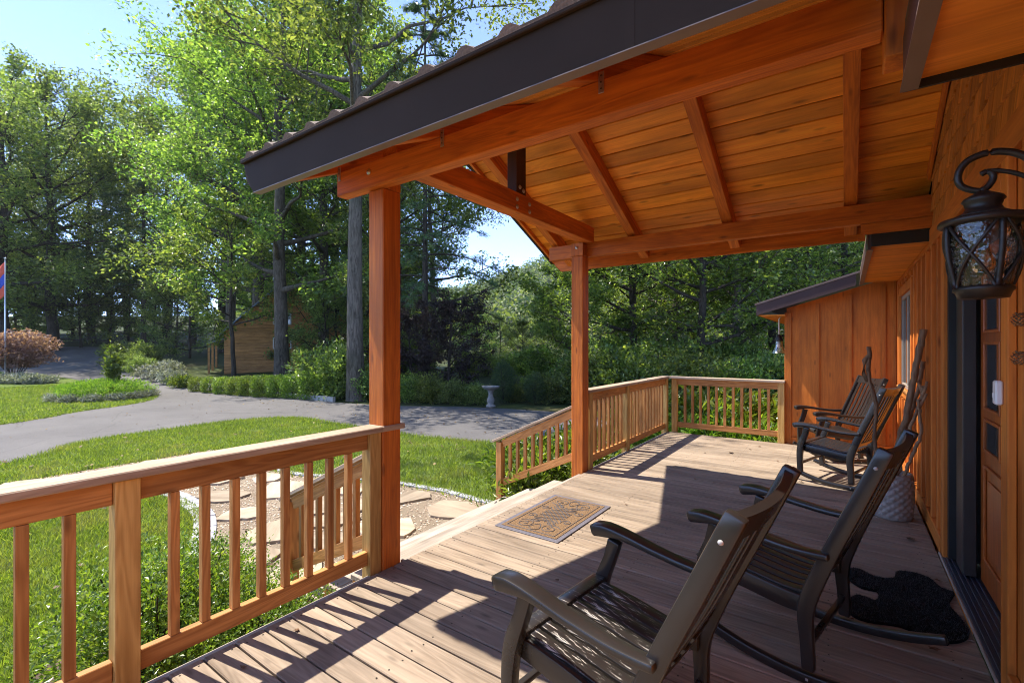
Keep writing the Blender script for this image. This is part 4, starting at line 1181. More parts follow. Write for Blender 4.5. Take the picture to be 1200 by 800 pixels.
# ------------------------------------------------------------------ rocking chairs
def chair(worn, label, group, origin, rotz):
    t = thing('rocking_chair', (0, 0, 0), label, 'rocking chair', group)
    P_, W_ = M['paint'], (M['paint_worn'] if worn else M['paint'])
    def part(nm, me, mat=P_, par=t): return add(nm, me, mat, par)
    RAD = 1.25
    arc = lambda x: RAD - math.sqrt(RAD * RAD - (x + 0.06) ** 2) + 0.024
    YS = 0.295
    postx = [(-0.138, 0.065, 0.052), (-0.132, 0.20, 0.056), (-0.126, 0.31, 0.064), (-0.145, 0.42, 0.068), (-0.222, 0.64, 0.064), (-0.312, 0.87, 0.062), (-0.412, 1.13, 0.058)]
    for s in (-1, 1):
        rk = part('rocker', ribbon_mesh('rocker', [(x, arc(x), 0.046 if -0.5 < x < 0.4 else 0.040) for x in (-0.54, -0.40, -0.23, -0.06, 0.12, 0.28, 0.43)], s * YS - 0.018, s * YS + 0.018, 0.006))
        for bx in (-0.135, 0.34):
            add('screw_cap', box_mesh(0.011, 0.003, 0.011, 0.001, M['cap_grey']), None, rk, (bx, s * (YS + 0.019), arc(bx)))
        part('front_leg', ribbon_mesh('front_leg', [(0.340, 0.068, 0.050), (0.346, 0.20, 0.052), (0.345, 0.33, 0.060), (0.330, 0.43, 0.062), (0.298, 0.53, 0.054), (0.276, 0.622, 0.060)], s * YS - 0.021, s * YS + 0.021, 0.005))
        rp_ = part('rear_post', ribbon_mesh('rear_post', postx, s * YS - 0.020, s * YS + 0.020, 0.009))
        add('bolt_cap', lathe_mesh('bolt_cap', [(0, 0.005), (0.005, 0.0045), (0.0078, 0.002), (0.0078, 0.0), (0, 0)], 12), M['cap_grey'], rp_, (-0.380, s * (YS + 0.021), 1.05), (R(-90 * s), 0, 0))
        part('arm', ribbon_mesh('arm', [(0.405, 0.634, 0.034), (0.385, 0.640, 0.058), (0.33, 0.650, 0.056), (0.24, 0.652, 0.036), (0.10, 0.632, 0.030), (-0.05, 0.616, 0.030), (-0.15, 0.616, 0.030), (-0.222, 0.622, 0.030)], s * 0.315 - 0.038, s * 0.315 + 0.038, 0.009, [0.80, 1.0, 1.0, 0.96, 0.86, 0.76, 0.72, 0.70]))
        part('seat_rail', ribbon_mesh('seat_rail', [(0.335, 0.385, 0.075), (0.16, 0.368, 0.085), (-0.02, 0.345, 0.085), (-0.125, 0.345, 0.075)], s * 0.262 - 0.012, s * 0.262 + 0.012, 0.004))
    # seat: a broad front rail, then slats running back
    part('front_rail', ribbon_mesh('front_rail', [(0.385, 0.402, 0.024), (0.36, 0.424, 0.026), (0.305, 0.430, 0.022)], -0.272, 0.272, 0.004), W_)
    part('apron', box_mesh(0.022, 0.545, 0.055, 0.004, P_)).location = (0.335, 0, 0.383)
    n = 8; pitch = 0.516 / n
    sl_me = ribbon_mesh('seat_slat', [(0.298, 0.426, 0.018), (0.18, 0.414, 0.018), (0.05, 0.396, 0.018), (-0.04, 0.388, 0.018), (-0.125, 0.394, 0.018)], -0.0245, 0.0245, 0.002)
    for i in range(n):
        o = part('seat_slat', sl_me, W_); o.location.y = -0.258 + pitch * (i + 0.5)
    # back: curved top rail, lower rail, slats
    BW = 0.274
    def back_rail(nm, x, z, h, th, dip):
        V, F = [], []; m_ = 13; tilt = math.atan2(0.267, 0.69)
        ux, uz = -math.sin(tilt), math.cos(tilt)
        for i in range(m_):
            y = -BW + 2 * BW * i / (m_ - 1); e_ = 1 - (y / BW) ** 2; bow = -dip * e_
            for a, b in ((-h / 2, -th / 2), (-h / 2, th / 2), (h / 2 - 0.012 * e_, th / 2), (h / 2 - 0.012 * e_, -th / 2)):
                V.append((x + bow + ux * a + uz * b, y, z + uz * a - ux * b))
        for i in range(m_ - 1):
            for j in range(4):
                k = (j + 1) % 4; F.append((i * 4 + j, i * 4 + k, i * 4 + 4 + k, i * 4 + 4 + j))
        F += [(0, 1, 2, 3), tuple(4 * (m_ - 1) + q for q in (3, 2, 1, 0))]
        return part(nm, py_mesh(nm, V, F))
    back_rail('top_rail', -0.388, 1.075, 0.095, 0.028, 0.030)
    back_rail('lower_rail', -0.160, 0.485, 0.05, 0.024, 0.012)
    m = 7
    for i in range(m):
        y = -BW + 2 * BW * (i + 0.5) / m; b_ = (1 - (y / BW) ** 2)
        part('back_slat', ribbon_mesh('back_slat', [(-0.162 - 0.012 * b_, 0.495, 0.012), (-0.240 - 0.03 * b_, 0.70, 0.012), (-0.312 - 0.032 * b_, 0.89, 0.012), (-0.370 - 0.030 * b_, 1.035, 0.012)], y - 0.026, y + 0.026, 0.003))
    part('stretcher', ribbon_mesh('stretcher', [(0.332, 0.20, 0.024), (0.357, 0.20, 0.024)], -0.275, 0.275, 0.003))
    part('stretcher', ribbon_mesh('stretcher', [(-0.145, 0.17, 0.024), (-0.12, 0.17, 0.024)], -0.275, 0.275, 0.003))
    t.location = origin; t.rotation_euler = (0, 0, rotz); t.scale = (1.0, 1.05, 0.955)
    WORLD[t.name] = Vector(origin)
    return t
def copy_tree(o, parent=None):
    c = o.copy(); COL.objects.link(c); c.parent = parent
    for ch in list(o.children): copy_tree(ch, c)
    return c
c1 = chair(True, 'dark brown rocking chair with scuffed, paint chipped seat slats near the railing shadow', 'rocking chairs on the deck', (-0.595, 1.675, 0), R(173.3))
c2 = chair(False, 'dark brown rocking chair with unworn seat beside the black animal shaped rug', 'rocking chairs on the deck', (-0.207, 2.79, 0), R(168))
c3 = copy_tree(c2)
def rock(c, deg):
    cen = Vector((-0.06, 0, (1.25 + 0.001) * 0.955)); ry = Matrix.Rotation(R(deg), 3, 'Y')
    rz_ = Matrix.Rotation(c.rotation_euler.z, 3, 'Z')
    c.location = Vector(c.location) + rz_ @ (cen - ry @ cen)
    c.rotation_euler = (rz_ @ ry).to_euler()
rock(c1, -2.5); c3.location = (0.0, 6.30, 0); c3.rotation_euler = (0, 0, R(163))
c3['label'] = 'dark rocking chair next to the pot of walking sticks, facing the front railing'
c4 = copy_tree(c2); c4.location = (-0.10, 7.62, 0); c4.rotation_euler = (0, 0, R(203))
c4['label'] = 'dark rocking chair in the corner by the wing wall, turned towards the door'

# ------------------------------------------------------------------ door mat with raised scroll pattern
dm = thing('doormat', (-2.07, 3.575, 0), 'brown doormat with grey scroll and lattice pattern at the top of the steps', 'doormat')
box('mat_base', (-2.375, 3.085, 0.0015), (-1.775, 4.065, 0.009), M['mat_rubber'], dm, 0.003)
box('mat_carpet', (-2.335, 3.125, 0.0095), (-1.815, 4.025, 0.0125), M['mat_fill'], dm, 0.001)
rid = []
def rl(pts, r=0.0045): rid.append((np.array([(p[0], p[1], 0.0125) for p in pts], float), np.full(len(pts), r)))
hx, hy = 0.225, 0.415
rl([(-hx, -hy), (hx, -hy)]); rl([(-hx, hy), (hx, hy)]); rl([(-hx, -hy), (-hx, hy)]); rl([(hx, -hy), (hx, hy)])
for k in range(-3, 4):
    o_ = k * 0.05
    rl([(-0.12, o_ - 0.12), (0.12, o_ + 0.12)]); rl([(-0.12, o_ + 0.12), (0.12, o_ - 0.12)])
for sx in (-1, 1):
    for sy in (-1, 1):
        for (cx, cy, r0, tn, dr_) in ((0.12, 0.31, 0.085, 1.9, 1), (0.06, 0.20, 0.06, 1.5, -1), (0.17, 0.12, 0.05, 1.6, -1)):
            q = []
            for tt in np.linspace(0.08, 1, 26):
                a = dr_ * tt * tn * 2 * math.pi; q.append((sx * (cx + r0 * tt * math.cos(a)), sy * (cy + r0 * tt * math.sin(a))))
            rl(q)
        rl([(sx * 0.0, sy * 0.40), (sx * 0.05, sy * 0.36), (sx * 0.03, sy * 0.30), (0, sy * 0.26)])
V, F = tube_arrays(rid, 5)
add('mat_ridges', np_mesh('mat_ridges', V, F, True), M['mat_ridge'], dm, (-2.075, 3.575, 0))

rug_o = [(0.011, 3.809), (0.04, 3.87), (0.089, 3.885), (0.169, 3.817), (0.259, 3.856), (0.284, 3.977), (0.33, 4.02), (0.378, 4.03), (0.45, 3.992), (0.493, 3.875), (0.545, 3.85), (0.525, 3.76), (0.50, 3.645), (0.53, 3.48), (0.538, 3.36), (0.5, 3.254), (0.419, 3.181), (0.323, 3.192), (0.25, 3.224), (0.114, 3.18), (0.045, 3.199), (0.02, 3.29), (0.032, 3.40), (0.079, 3.48), (0.153, 3.46), (0.172, 3.53), (0.167, 3.6), (0.098, 3.596), (0.035, 3.671)]
rp_ = smooth_poly([(x - 0.28, y - 3.6) for x, y in rug_o], 0.03)
tag(add('animal_rug', prism_mesh('animal_rug', rp_, 0.0015, 0.016, 0.005), M['rug'], None, (0.262, 3.6, 0)), 'flat black animal shaped rug lying before the door sill', 'rug')
# fibres standing up from the rug
rngr = np.random.default_rng(5)
fx_, fy_ = rngr.uniform(-0.3, 0.3, 16000), rngr.uniform(-0.45, 0.45, 16000)
k = in_poly(fx_, fy_, rp_); fx_, fy_ = fx_[k], fy_[k]; m = len(fx_)
B = np.stack([fx_, fy_, np.full(m, 0.014)], -1); a = rngr.uniform(0, 6.28, m)
D = np.stack([np.cos(a), np.sin(a), 0 * a], -1) * 0.0016
T = B + np.stack([rngr.uniform(-.008, .008, m), rngr.uniform(-.008, .008, m), rngr.uniform(.006, .013, m)], -1)
fb = add('rug_pile', np_mesh('rug_pile', np.stack([B - D, B + D, T], 1).reshape(-1, 3), np.arange(3 * m).reshape(-1, 3)), M['pile'], bpy.data.objects['animal_rug'], (0.262, 3.6, 0))
tag(fb, kind='stuff')

# ------------------------------------------------------------------ pot with walking sticks
pot = thing('planter_pot', (0.325, 5.27, 0), 'taupe ceramic pot with quilted diamond relief holding walking sticks', 'pot')
NS, NZ = 112, 46; V, F = [], []
for j in range(NZ):
    tz = j / (NZ - 1); z = 0.004 + 0.386 * tz; r0 = 0.118 + 0.026 * math.sin(math.pi * (0.15 + 0.62 * tz))
    for i in range(NS):
        a = 2 * math.pi * i / NS
        d_ = abs(math.sin(7 * a + tz * 20)) * abs(math.sin(7 * a - tz * 20)) if 0.03 < tz < 0.95 else 0.2
        r = r0 + 0.011 * d_ ** 0.6
        V.append((r * math.cos(a), r * math.sin(a), z))
for j in range(NZ - 1):
    for i in range(NS):
        k = (i + 1) % NS; F.append((j * NS + i, j * NS + k, j * NS + NS + k, j * NS + NS + i))
o0 = len(V)
for r, z in ((0.118, 0.389), (0.112, 0.30)):
    for i in range(NS): V.append((r * math.cos(2 * math.pi * i / NS), r * math.sin(2 * math.pi * i / NS), z))
for i in range(NS):
    k = (i + 1) % NS
    F.append(((NZ - 1) * NS + i, (NZ - 1) * NS + k, o0 + k, o0 + i)); F.append((o0 + i, o0 + k, o0 + NS + k, o0 + NS + i))
F.append(tuple(range(NS - 1, -1, -1)))
add('pot_body', py_mesh('pot_body', V, F, True), M['pot'], pot, (0.325, 5.27, 0))
add('soil', lathe_mesh('soil', [(0, 0.305), (0.111, 0.30)], 24), M['soil'], pot, (0.325, 5.27, 0))
def stick(name, pts, r0, r1, label, twigs=(), seed=0):
    rg = np.random.default_rng(seed)
    P = np.array(smooth3(pts, 10)); n = len(P)
    P[1:-1] += rg.normal(0, 0.0035, (n - 2, 3)); rad = np.linspace(r0, r1, n) * rg.uniform(0.92, 1.08, n)
    o = P[0].copy(); paths = [(P - o, rad)]
    for q in twigs: paths.append((np.array(q) - o, np.linspace(r1 * 1.1, r1 * 0.7, len(q))))
    return tag(add(name, tube_mesh(name, paths, 9), M['stick'], None, tuple(o)), label, 'walking stick', 'walking sticks in the pot')
def smooth3(pts, m):
    P = [Vector(p) for p in pts]; n = len(P); out = []
    for i in range(n - 1):
        p0, p1, p2, p3 = P[max(i - 1, 0)], P[i], P[i + 1], P[min(i + 2, n - 1)]
        for s in np.linspace(0, 1, m, endpoint=False):
            out.append(0.5 * ((2 * p1) + (-p0 + p2) * s + (2 * p0 - 5 * p1 + 4 * p2 - p3) * s * s + (-p0 + 3 * p1 - 3 * p2 + p3) * s ** 3))
    out.append(P[-1]); return out
stick('walking_stick', [(0.30, 5.27, 0.30), (0.40, 5.25, 0.80), (0.47, 5.22, 1.25), (0.525, 5.20, 1.63)], 0.022, 0.026, 'thick straight pale walking stick leaning to the wall, longest of the bundle', seed=1)
stick('walking_stick', [(0.36, 5.30, 0.30), (0.42, 5.30, 0.75), (0.50, 5.31, 1.10), (0.535, 5.31, 1.36)], 0.017, 0.016, 'dark slim walking stick leaning just under the longest one', seed=2)
stick('walking_stick', [(0.34, 5.22, 0.30), (0.42, 5.18, 0.70), (0.50, 5.17, 1.02), (0.52, 5.17, 1.16)], 0.014, 0.012, 'knobbly forked stick with a pale broken top', twigs=[[(0.505, 5.17, 1.05), (0.53, 5.13, 1.14), (0.54, 5.12, 1.20)], [(0.515, 5.17, 1.10), (0.50, 5.20, 1.17), (0.49, 5.22, 1.19)]], seed=3)
stick('walking_stick', [(0.37, 5.20, 0.30), (0.44, 5.15, 0.55), (0.50, 5.12, 0.78), (0.485, 5.12, 1.05)], 0.013, 0.012, 'crooked dark stick bending back upright', twigs=[[(0.49, 5.12, 0.98), (0.52, 5.11, 1.06), (0.535, 5.10, 1.10)]], seed=4)
stick('walking_stick', [(0.235, 5.27, 0.30), (0.205, 5.28, 0.65), (0.215, 5.28, 0.95), (0.165, 5.29, 1.22), (0.165, 5.29, 1.48)], 0.014, 0.019, 'upright wavy walking stick with a wrist loop, standing apart from the bundle', twigs=[[(0.165, 5.29, 1.40), (0.13, 5.28, 1.36), (0.125, 5.28, 1.24), (0.15, 5.285, 1.17)]], seed=5)

# fallen leaves on the deck boards
def dry_leaf(x, y, s, lab):
    rg = random.Random(int(x * 1000 + y * 77)); pts = []
    for i in range(10):
        a = i / 10 * 6.283; r = s * (1.0 if i % 2 == 0 else 0.62) * rg.uniform(0.8, 1.15)
        pts.append((r * math.cos(a) * 1.3, r * math.sin(a), 0.004 + rg.uniform(0, 0.4) * s))
    V = pts + [(0, 0, 0.004)]; F = [(i, (i + 1) % 10, 10) for i in range(10)]
    o = add('fallen_leaf', py_mesh('fallen_leaf', V, F), M['dry_leaf'], None, (x, y, 0.002), (0, 0, rg.uniform(0, 6)))
    return tag(o, lab, 'leaf', 'fallen leaves on the deck')
FL = 'small curled dry brown leaf lying on the deck boards'
for x, y, s in ((-1.30, 7.05, .035), (-1.05, 7.75, .022), (-1.12, 7.45, .016), (-1.6, 6.85, .015), (-.72, 6.9, .018), (-.46, 7.15, .014), (-.40, 6.0, .022), (-.53, 5.75, .018), (-1.38, 5.45, .016), (-1.68, 4.20, .014), (.02, 4.5, .03), (.40, 4.72, .03), (.02, 3.12, .035), (-2.35, 1.35, .014), (-2.28, 1.05, .014), (-2.02, 7.9, .018), (.47, 4.0, .016), (-1.5, 2.6, .012), (.35, 3.08, .02)):
    dry_leaf(x, y, s, FL)

# ------------------------------------------------------------------ log cabin beyond the hedge
CA = R(62)
cab = thing('log_cabin', (0, 0, 0), 'small log sided cabin with blue grey metal roof behind the clipped hedge', 'cabin')
CW, CD, CE, CR_ = 8.4, 6.0, 2.5, 6.6
def cadd(nm, lo, hi, mat, par=None, bev=0.0):
    lo, hi = Vector(lo), Vector(hi); s = hi - lo
    o = add(nm, box_mesh(s.x, s.y, s.z, bev, mat), None, None, (lo + hi) / 2)
    o.parent = par or cab
    if par: o.location = (lo + hi) / 2 - Vector(par.location)
    return o
core = prism_mesh('gable_core', [(0.06, -0.5), (CW - 0.06, -0.5), (CW - 0.06, CE), (CW / 2, CR_ - 0.12), (0.06, CE)], 0.06, CD)
core.transform(Matrix(((1, 0, 0, 0), (0, 0, 1, 0), (0, 1, 0, 0), (0, 0, 0, 1))))
o = add('wall', core, M['logside'], None); o.parent = cab
z = -0.4
while z < CR_ - 0.35:
    zz = max(z + 0.1, CE); ins = 0 if zz <= CE else (zz - CE) / (CR_ - CE) * CW / 2
    L = CW - 2 * ins
    if L > 0.4:
        me = ribbon_mesh('log_board', [(-L / 2, 0.0, 0.19), (0, 0.0, 0.19), (L / 2, 0.0, 0.19)], -0.035, 0.035, 0.02)
        o = add('log_board', me, M['logside'], None, (CW / 2, 0.03, z + 0.1)); o.parent = cab
    z += 0.2
for z in np.arange(-0.4, CE - 0.1, 0.2):
    o = add('log_board', box_mesh(0.07, CD, 0.185, 0.02, M['logside']), None, None, (0.03, CD / 2 + 0.08, z + 0.1)); o.parent = cab
for sx, nm in ((0, 'l'), (1, 'r')):
    a = Vector((-0.55 if sx == 0 else CW + 0.55, 0, 0)); rise = (CR_ - CE) / (CW / 2)
    xe = -0.55 if sx == 0 else CW + 0.55
    ze = CE - 0.55 * rise; zr_ = CR_ + 0.04
    V = [(xe, -0.35, ze), (CW / 2, -0.35, zr_), (CW / 2, CD + 0.3, zr_), (xe, CD + 0.3, ze)]
    V += [(p[0], p[1], p[2] + 0.07) for p in V]
    F = [(0, 1, 2, 3), (7, 6, 5, 4), (0, 4, 5, 1), (1, 5, 6, 2), (2, 6, 7, 3), (3, 7, 4, 0)]
    o = add('roof', py_mesh('roof', V, F), M['cabin_roof'], None); o.parent = cab
    n = 14
    for i in range(n):
        yy = -0.33 + (CD + 0.6) * i / (n - 1)
        q = beam('roof_seam', (xe, yy, ze + 0.085), (CW / 2, yy, zr_ + 0.085), 0.03, 0.03, M['cabin_roof'], None, 0)
        q.parent = o
# windows of the gable wall
for (x0, x1, z0, z1) in ((2.9, 3.9, 1.45, 2.10), (2.9, 3.9, 3.10, 3.75)):
    w = cadd('window', (x0, -0.03, z0), (x1, 0.0, z1), M['pane'])
    for a in ((x0 - .07, x1 + .07, z0 - .07, z0), (x0 - .07, x1 + .07, z1, z1 + .07), (x0 - .07, x0, z0, z1), (x1, x1 + .07, z0, z1), ((x0 + x1) / 2 - .03, (x0 + x1) / 2 + .03, z0, z1)):
        cadd('window_frame', (a[0], -0.055, a[2]), (a[1], -0.005, a[3]), M['win_white'], w)
# side porch: roof strip, posts, door and window
V = [(-1.0, 0.3, 1.72), (0.0, 0.3, 2.05), (0.0, CD, 2.05), (-1.0, CD, 1.72)]; V += [(a, b, c + 0.06) for a, b, c in V]
o = add('porch_canopy', py_mesh('porch_canopy', V, [(0, 1, 2, 3), (7, 6, 5, 4), (0, 4, 5, 1), (1, 5, 6, 2), (2, 6, 7, 3), (3, 7, 4, 0)]), M['cabin_roof'], None); o.parent = cab
for yy in (0.45, 2.4, 4.6): cadd('porch_post', (-0.95, yy, -0.4), (-0.83, yy + 0.12, 1.74), M['logside'])
cadd('door', (-0.03, 1.0, -0.2), (-0.006, 1.9, 1.75), M['bark_dark'])
cadd('window', (-0.03, 2.6, 0.6), (-0.006, 3.5, 1.5), M['win_white'])
cab.location = (-33.0, 14.0, -0.15); cab.rotation_euler = (0, 0, CA)

# ------------------------------------------------------------------ vegetation
def frame(dr):
    dr = dr / (np.linalg.norm(dr) + 1e-9)
    return dr

def leaf_arrays(C, size, rng, aspect=0.55, up=0.5, tang=None, fold=0.12):
    n = len(C)
    nr = rng.normal(0, 1, (n, 3)); nr[:, 2] = np.abs(nr[:, 2]) + up; nr /= np.linalg.norm(nr, axis=1, keepdims=True)
    t = rng.normal(0, 1, (n, 3)) if tang is None else tang + rng.normal(0, 0.35, (n, 3))
    t -= nr * np.sum(t * nr, 1, keepdims=True); t /= np.linalg.norm(t, axis=1, keepdims=True) + 1e-9
    b = np.cross(nr, t)
    L = size * rng.uniform(0.6, 1.35, n)[:, None]; W = L * aspect
    V = np.stack([C - t * L / 2, C + b * W / 2 + nr * L * fold + t * L * 0.05, C + t * L / 2, C - b * W / 2 + nr * L * fold + t * L * 0.05], 1).reshape(-1, 3)
    return V, np.arange(4 * n).reshape(-1, 4)

def broadleaf(seed, H, hb, Rc, nleaf, leaf, r0, nl=22, bend=0.5, top=0.55, sub=6, spread=0.62, flat=0.7):
    rng = np.random.default_rng(seed); paths = []; cl = []
    nt = 12; tz = np.linspace(0, 1, nt)
    wob = np.cumsum(rng.normal(0, bend * 0.12, (nt, 2)), 0); wob -= wob[0]
    tp = np.column_stack([wob, tz * H * 0.96]); tr = r0 * (1 - tz) ** 0.8 + 0.02
    tr[0] *= 1.18
    paths.append((tp, tr))
    at = lambda z: np.array([np.interp(z, tp[:, 2], tp[:, 0]), np.interp(z, tp[:, 2], tp[:, 1]), z])
    for i in range(nl):
        q = (i + rng.uniform(0, 0.9)) / nl; z = hb + (H * 0.95 - hb) * q ** 0.92
        az = i * 2.399 + rng.uniform(-.5, .5)
        prof = math.sin(math.pi * min(1, 0.18 + 0.80 * q) ** (0.75 + top * 0.4)) ** 0.75
        Ln = Rc * max(0.22, prof) * rng.uniform(0.75, 1.2); el = R(5 + 52 * q + rng.uniform(-12, 12))
        b0 = at(z); dr = np.array([math.cos(az) * math.cos(el), math.sin(az) * math.cos(el), math.sin(el)])
        s = np.linspace(0, 1, 6)[:, None]
        lp = b0 + dr * Ln * s + np.array([0, 0, 1.0]) * (s ** 2) * Ln * 0.12 + rng.normal(0, 0.04 * Ln, (6, 3)) * s
        rb = max(0.02, np.interp(z, tp[:, 2], tr) * 0.55)
        paths.append((lp, np.linspace(rb, 0.012, 6)))
        cl.append((lp[-1], Ln * 0.20))
        for j in range(sub):
            f = rng.uniform(0.28, 1.0); k = f * 5; k0 = min(int(k), 4); bp_ = lp[k0] + (lp[k0 + 1] - lp[k0]) * (k - k0)
            d2 = dr + rng.normal(0, spread, 3); d2 /= np.linalg.norm(d2); l2 = Ln * rng.uniform(0.22, 0.48)
            e = bp_ + d2 * l2
            paths.append((np.stack([bp_, (bp_ + e) / 2 + rng.normal(0, .03 * l2, 3), e]), np.array([0.03, 0.02, 0.008])))
            cl.append((e, l2 * 0.42)); cl.append(((bp_ + e) / 2 + rng.normal(0, .1 * l2, 3), l2 * 0.34))
    cl.append((at(H * 0.95), Rc * 0.2))
    cc = np.array([c for c, _ in cl]); cr = np.array([max(0.35 * leaf / 0.2, r) for _, r in cl])
    p = cr ** 1.7; p /= p.sum()
    idx = rng.choice(len(cl), nleaf, p=p)
    off = rng.normal(0, 1, (nleaf, 3)); off /= np.linalg.norm(off, axis=1, keepdims=True); off *= rng.uniform(0.25, 1.25, nleaf)[:, None] ** 0.7
    off[:, 2] *= flat
    C = cc[idx] + off * cr[idx][:, None]
    V, F = leaf_arrays(C, leaf, rng)
    tv, tf = tube_arrays(paths, 7)
    return np_mesh('trunk', tv, tf, True), np_mesh('crown', V, F)

def pine(seed, H, hb, Rc, nleaf, r0):
    rng = np.random.default_rng(seed); paths = [(np.column_stack([np.zeros(10), np.zeros(10), np.linspace(0, H, 10)]), np.linspace(r0, 0.03, 10))]
    tips, dirs = [], []
    for i in range(54):
        q = (i + rng.random()) / 54; z = hb + (H - hb) * q; az = i * 2.399 + rng.uniform(-.4, .4)
        Ln = Rc * (1 - q) ** 0.7 * rng.uniform(0.6, 1.15) + 0.4; s = np.linspace(0, 1, 7)[:, None]
        h = np.array([math.cos(az), math.sin(az), 0])
        lp = np.array([0, 0, z]) + h * Ln * s + np.array([0, 0, 1.0]) * (0.18 * Ln * s - 0.42 * Ln * s ** 2)
        paths.append((lp, np.linspace(0.05, 0.01, 7)))
        for j in range(16):
            f = rng.uniform(0.25, 1.0) * 6; k0 = min(int(f), 5); bp_ = lp[k0] + (lp[k0 + 1] - lp[k0]) * (f - k0)
            sd = np.cross(h, [0, 0, 1]) * rng.choice([-1, 1]); d2 = h * rng.uniform(.3, .9) + sd * rng.uniform(.3, .8) + np.array([0, 0, rng.uniform(-.25, .1)])
            e = bp_ + d2 * Ln * rng.uniform(.10, .26)
            paths.append((np.stack([bp_, e]), np.array([0.012, 0.005])))
            for w in (0.45, 0.75, 1.0): tips.append(bp_ + (e - bp_) * w); dirs.append(d2)
    tips, dirs = np.array(tips), np.array(dirs)
    idx = rng.integers(0, len(tips), nleaf)
    tn = dirs[idx] * 0.6 + rng.normal(0, 0.5, (nleaf, 3))
    C = tips[idx] + rng.normal(0, 0.07, (nleaf, 3)) + tn * 0.06
    V, F = leaf_arrays(C, 0.20, rng, 0.10, 0.2, tn, 0.0)
    tv, tf = tube_arrays(paths, 6)
    return np_mesh('trunk', tv, tf, True), np_mesh('crown', V, F)

def bush(seed, Rx, Ry, Hh, nleaf, leaf, boxy=2.0, stems=10, aspect=0.5, shell=0.6, lump=0.12, spiky=True):
    """dense low shrub whose outline is a rounded block."""
    rng = np.random.default_rng(seed)
    d = rng.normal(0, 1, (nleaf, 3)); d /= np.linalg.norm(d, axis=1, keepdims=True)
    k = (np.abs(d) ** boxy).sum(1) ** (-1 / boxy)
    ph = rng.uniform(0, 6.28, 6)
    lm = 1 + lump * (np.sin(5 * d[:, 0] + ph[0]) * np.sin(4 * d[:, 1] + ph[1]) + 0.8 * np.sin(7 * d[:, 2] + 6 * d[:, 0] + ph[2]) + 0.6 * np.sin(11 * d[:, 1] + 9 * d[:, 0] + ph[3]))
    r = (shell + (1.06 - shell) * rng.random(nleaf)) * k * lm
    C = d * r[:, None] * np.array([Rx, Ry, Hh / 2]) + np.array([0, 0, Hh / 2])
    C[:, 2] = np.maximum(C[:, 2], 0.02)
    V, F = leaf_arrays(C, leaf, rng, aspect, 0.3, (d * 0.8 + np.array([0, 0, .5])) if spiky else None)
    st_ = []
    for i in range(stems):
        a = rng.uniform(0, 6.28); q = rng.uniform(.2, .75)
        e = np.array([Rx * q * math.cos(a), Ry * q * math.sin(a), Hh * rng.uniform(.55, .9)])
        st_.append((np.stack([e * np.array([.1, .1, 0]), e * np.array([.5, .5, .5]), e]), np.array([.014, .01, .004]) * max(1, Hh)))
    tv, tf = tube_arrays(st_, 5)
    return np_mesh('stems', tv, tf, True), np_mesh('foliage', V, F)

cyw, syw = 0.814, 0.580
def at_du(d, u): return (-syw * d + cyw * u * d, cyw * d + syw * u * d)
PROTO = {}
def proto(key, meshes, wood_mat, leaf_mat, names=('trunk', 'crown')):
    for me, mt in zip(meshes, (wood_mat, leaf_mat)): me.materials.append(mt)
    PROTO[key] = (meshes, names)
def plant(name, key, xy, sc, label, cat, group=None, rz=None, dz=-0.06, sz=None):
    z = float(zt(xy[0], xy[1])) + dz
    t = thing(name, (xy[0], xy[1], z), label, cat, group)
    t.rotation_euler = (0, 0, random.uniform(0, 6.28) if rz is None else rz)
    t.scale = (sc, sc, sz or sc)
    for me, nm in zip(*PROTO[key]):
        o = bpy.data.objects.new(nm, me); COL.objects.link(o); o.parent = t
    return t

proto('poplar', broadleaf(21, 27, 5.0, 5.4, 23000, 0.22, 0.38, 30, 0.6, 0.4, 7), M['bark'], M['leaf_lime'])
proto('oak', broadleaf(22, 23, 3.0, 7.6, 25000, 0.25, 0.42, 26, 0.8, 0.6, 8), M['bark_dark'], M['leaf'])
proto('ash', broadleaf(23, 26, 6.5, 5.6, 19000, 0.22, 0.33, 26, 0.8, 0.5, 7), M['bark_dark'], M['leaf_deep'])
proto('giant', broadleaf(24, 27, 8.6, 5.6, 22000, 0.20, 0.335, 26, 0.3, 0.5, 8), M['bark_pale'], M['leaf'])
proto('sapling', broadleaf(25, 8.5, 0.7, 3.0, 16000, 0.19, 0.10, 22, 0.3, 0.6, 6), M['bark'], M['leaf_lime'])
proto('understory', broadleaf(26, 9.0, 0.5, 3.6, 9500, 0.20, 0.11, 24, 0.4, 0.6, 6), M['bark_dark'], M['leaf'])
proto('wood_tree', broadleaf(27, 17, 1.8, 4.2, 14500, 0.19, 0.17, 34, 0.5, 0.5, 7), M['bark_pale'], M['leaf_lime'])
proto('wood_tree2', broadleaf(28, 16, 1.2, 4.4, 14500, 0.19, 0.19, 34, 0.6, 0.5, 7), M['bark_dark'], M['leaf_lime'])
proto('canopy', broadleaf(41, 10, 3.0, 3.8, 8000, 0.22, 0.12, 20, 0.5, 0.5, 6), M['bark_dark'], M['leaf_lime'])
proto('pine', pine(29, 22, 5.0, 4.6, 46000, 0.22), M['bark_dark'], M['needle'])
proto('plum', broadleaf(30, 5.0, 0.4, 2.5, 15000, 0.13, 0.10, 20, 0.3, 0.6, 7), M['bark_dark'], M['plum'])
jm = bush(31, 1.75, 1.75, 2.0, 12000, 0.15, 2.1, 16, 0.5, 0.45, 0.17, False)
jm[1].transform(Matrix.Translation((0, 0, 0.70)))
proto('jmaple', jm, M['bark_dark'], M['jmaple'])
proto('shrub', bush(32, 1.5, 1.5, 2.2, 5200, 0.17, 2.2, 12, 0.5, 0.45, 0.2), M['bark_dark'], M['leaf'], ('stems', 'foliage'))
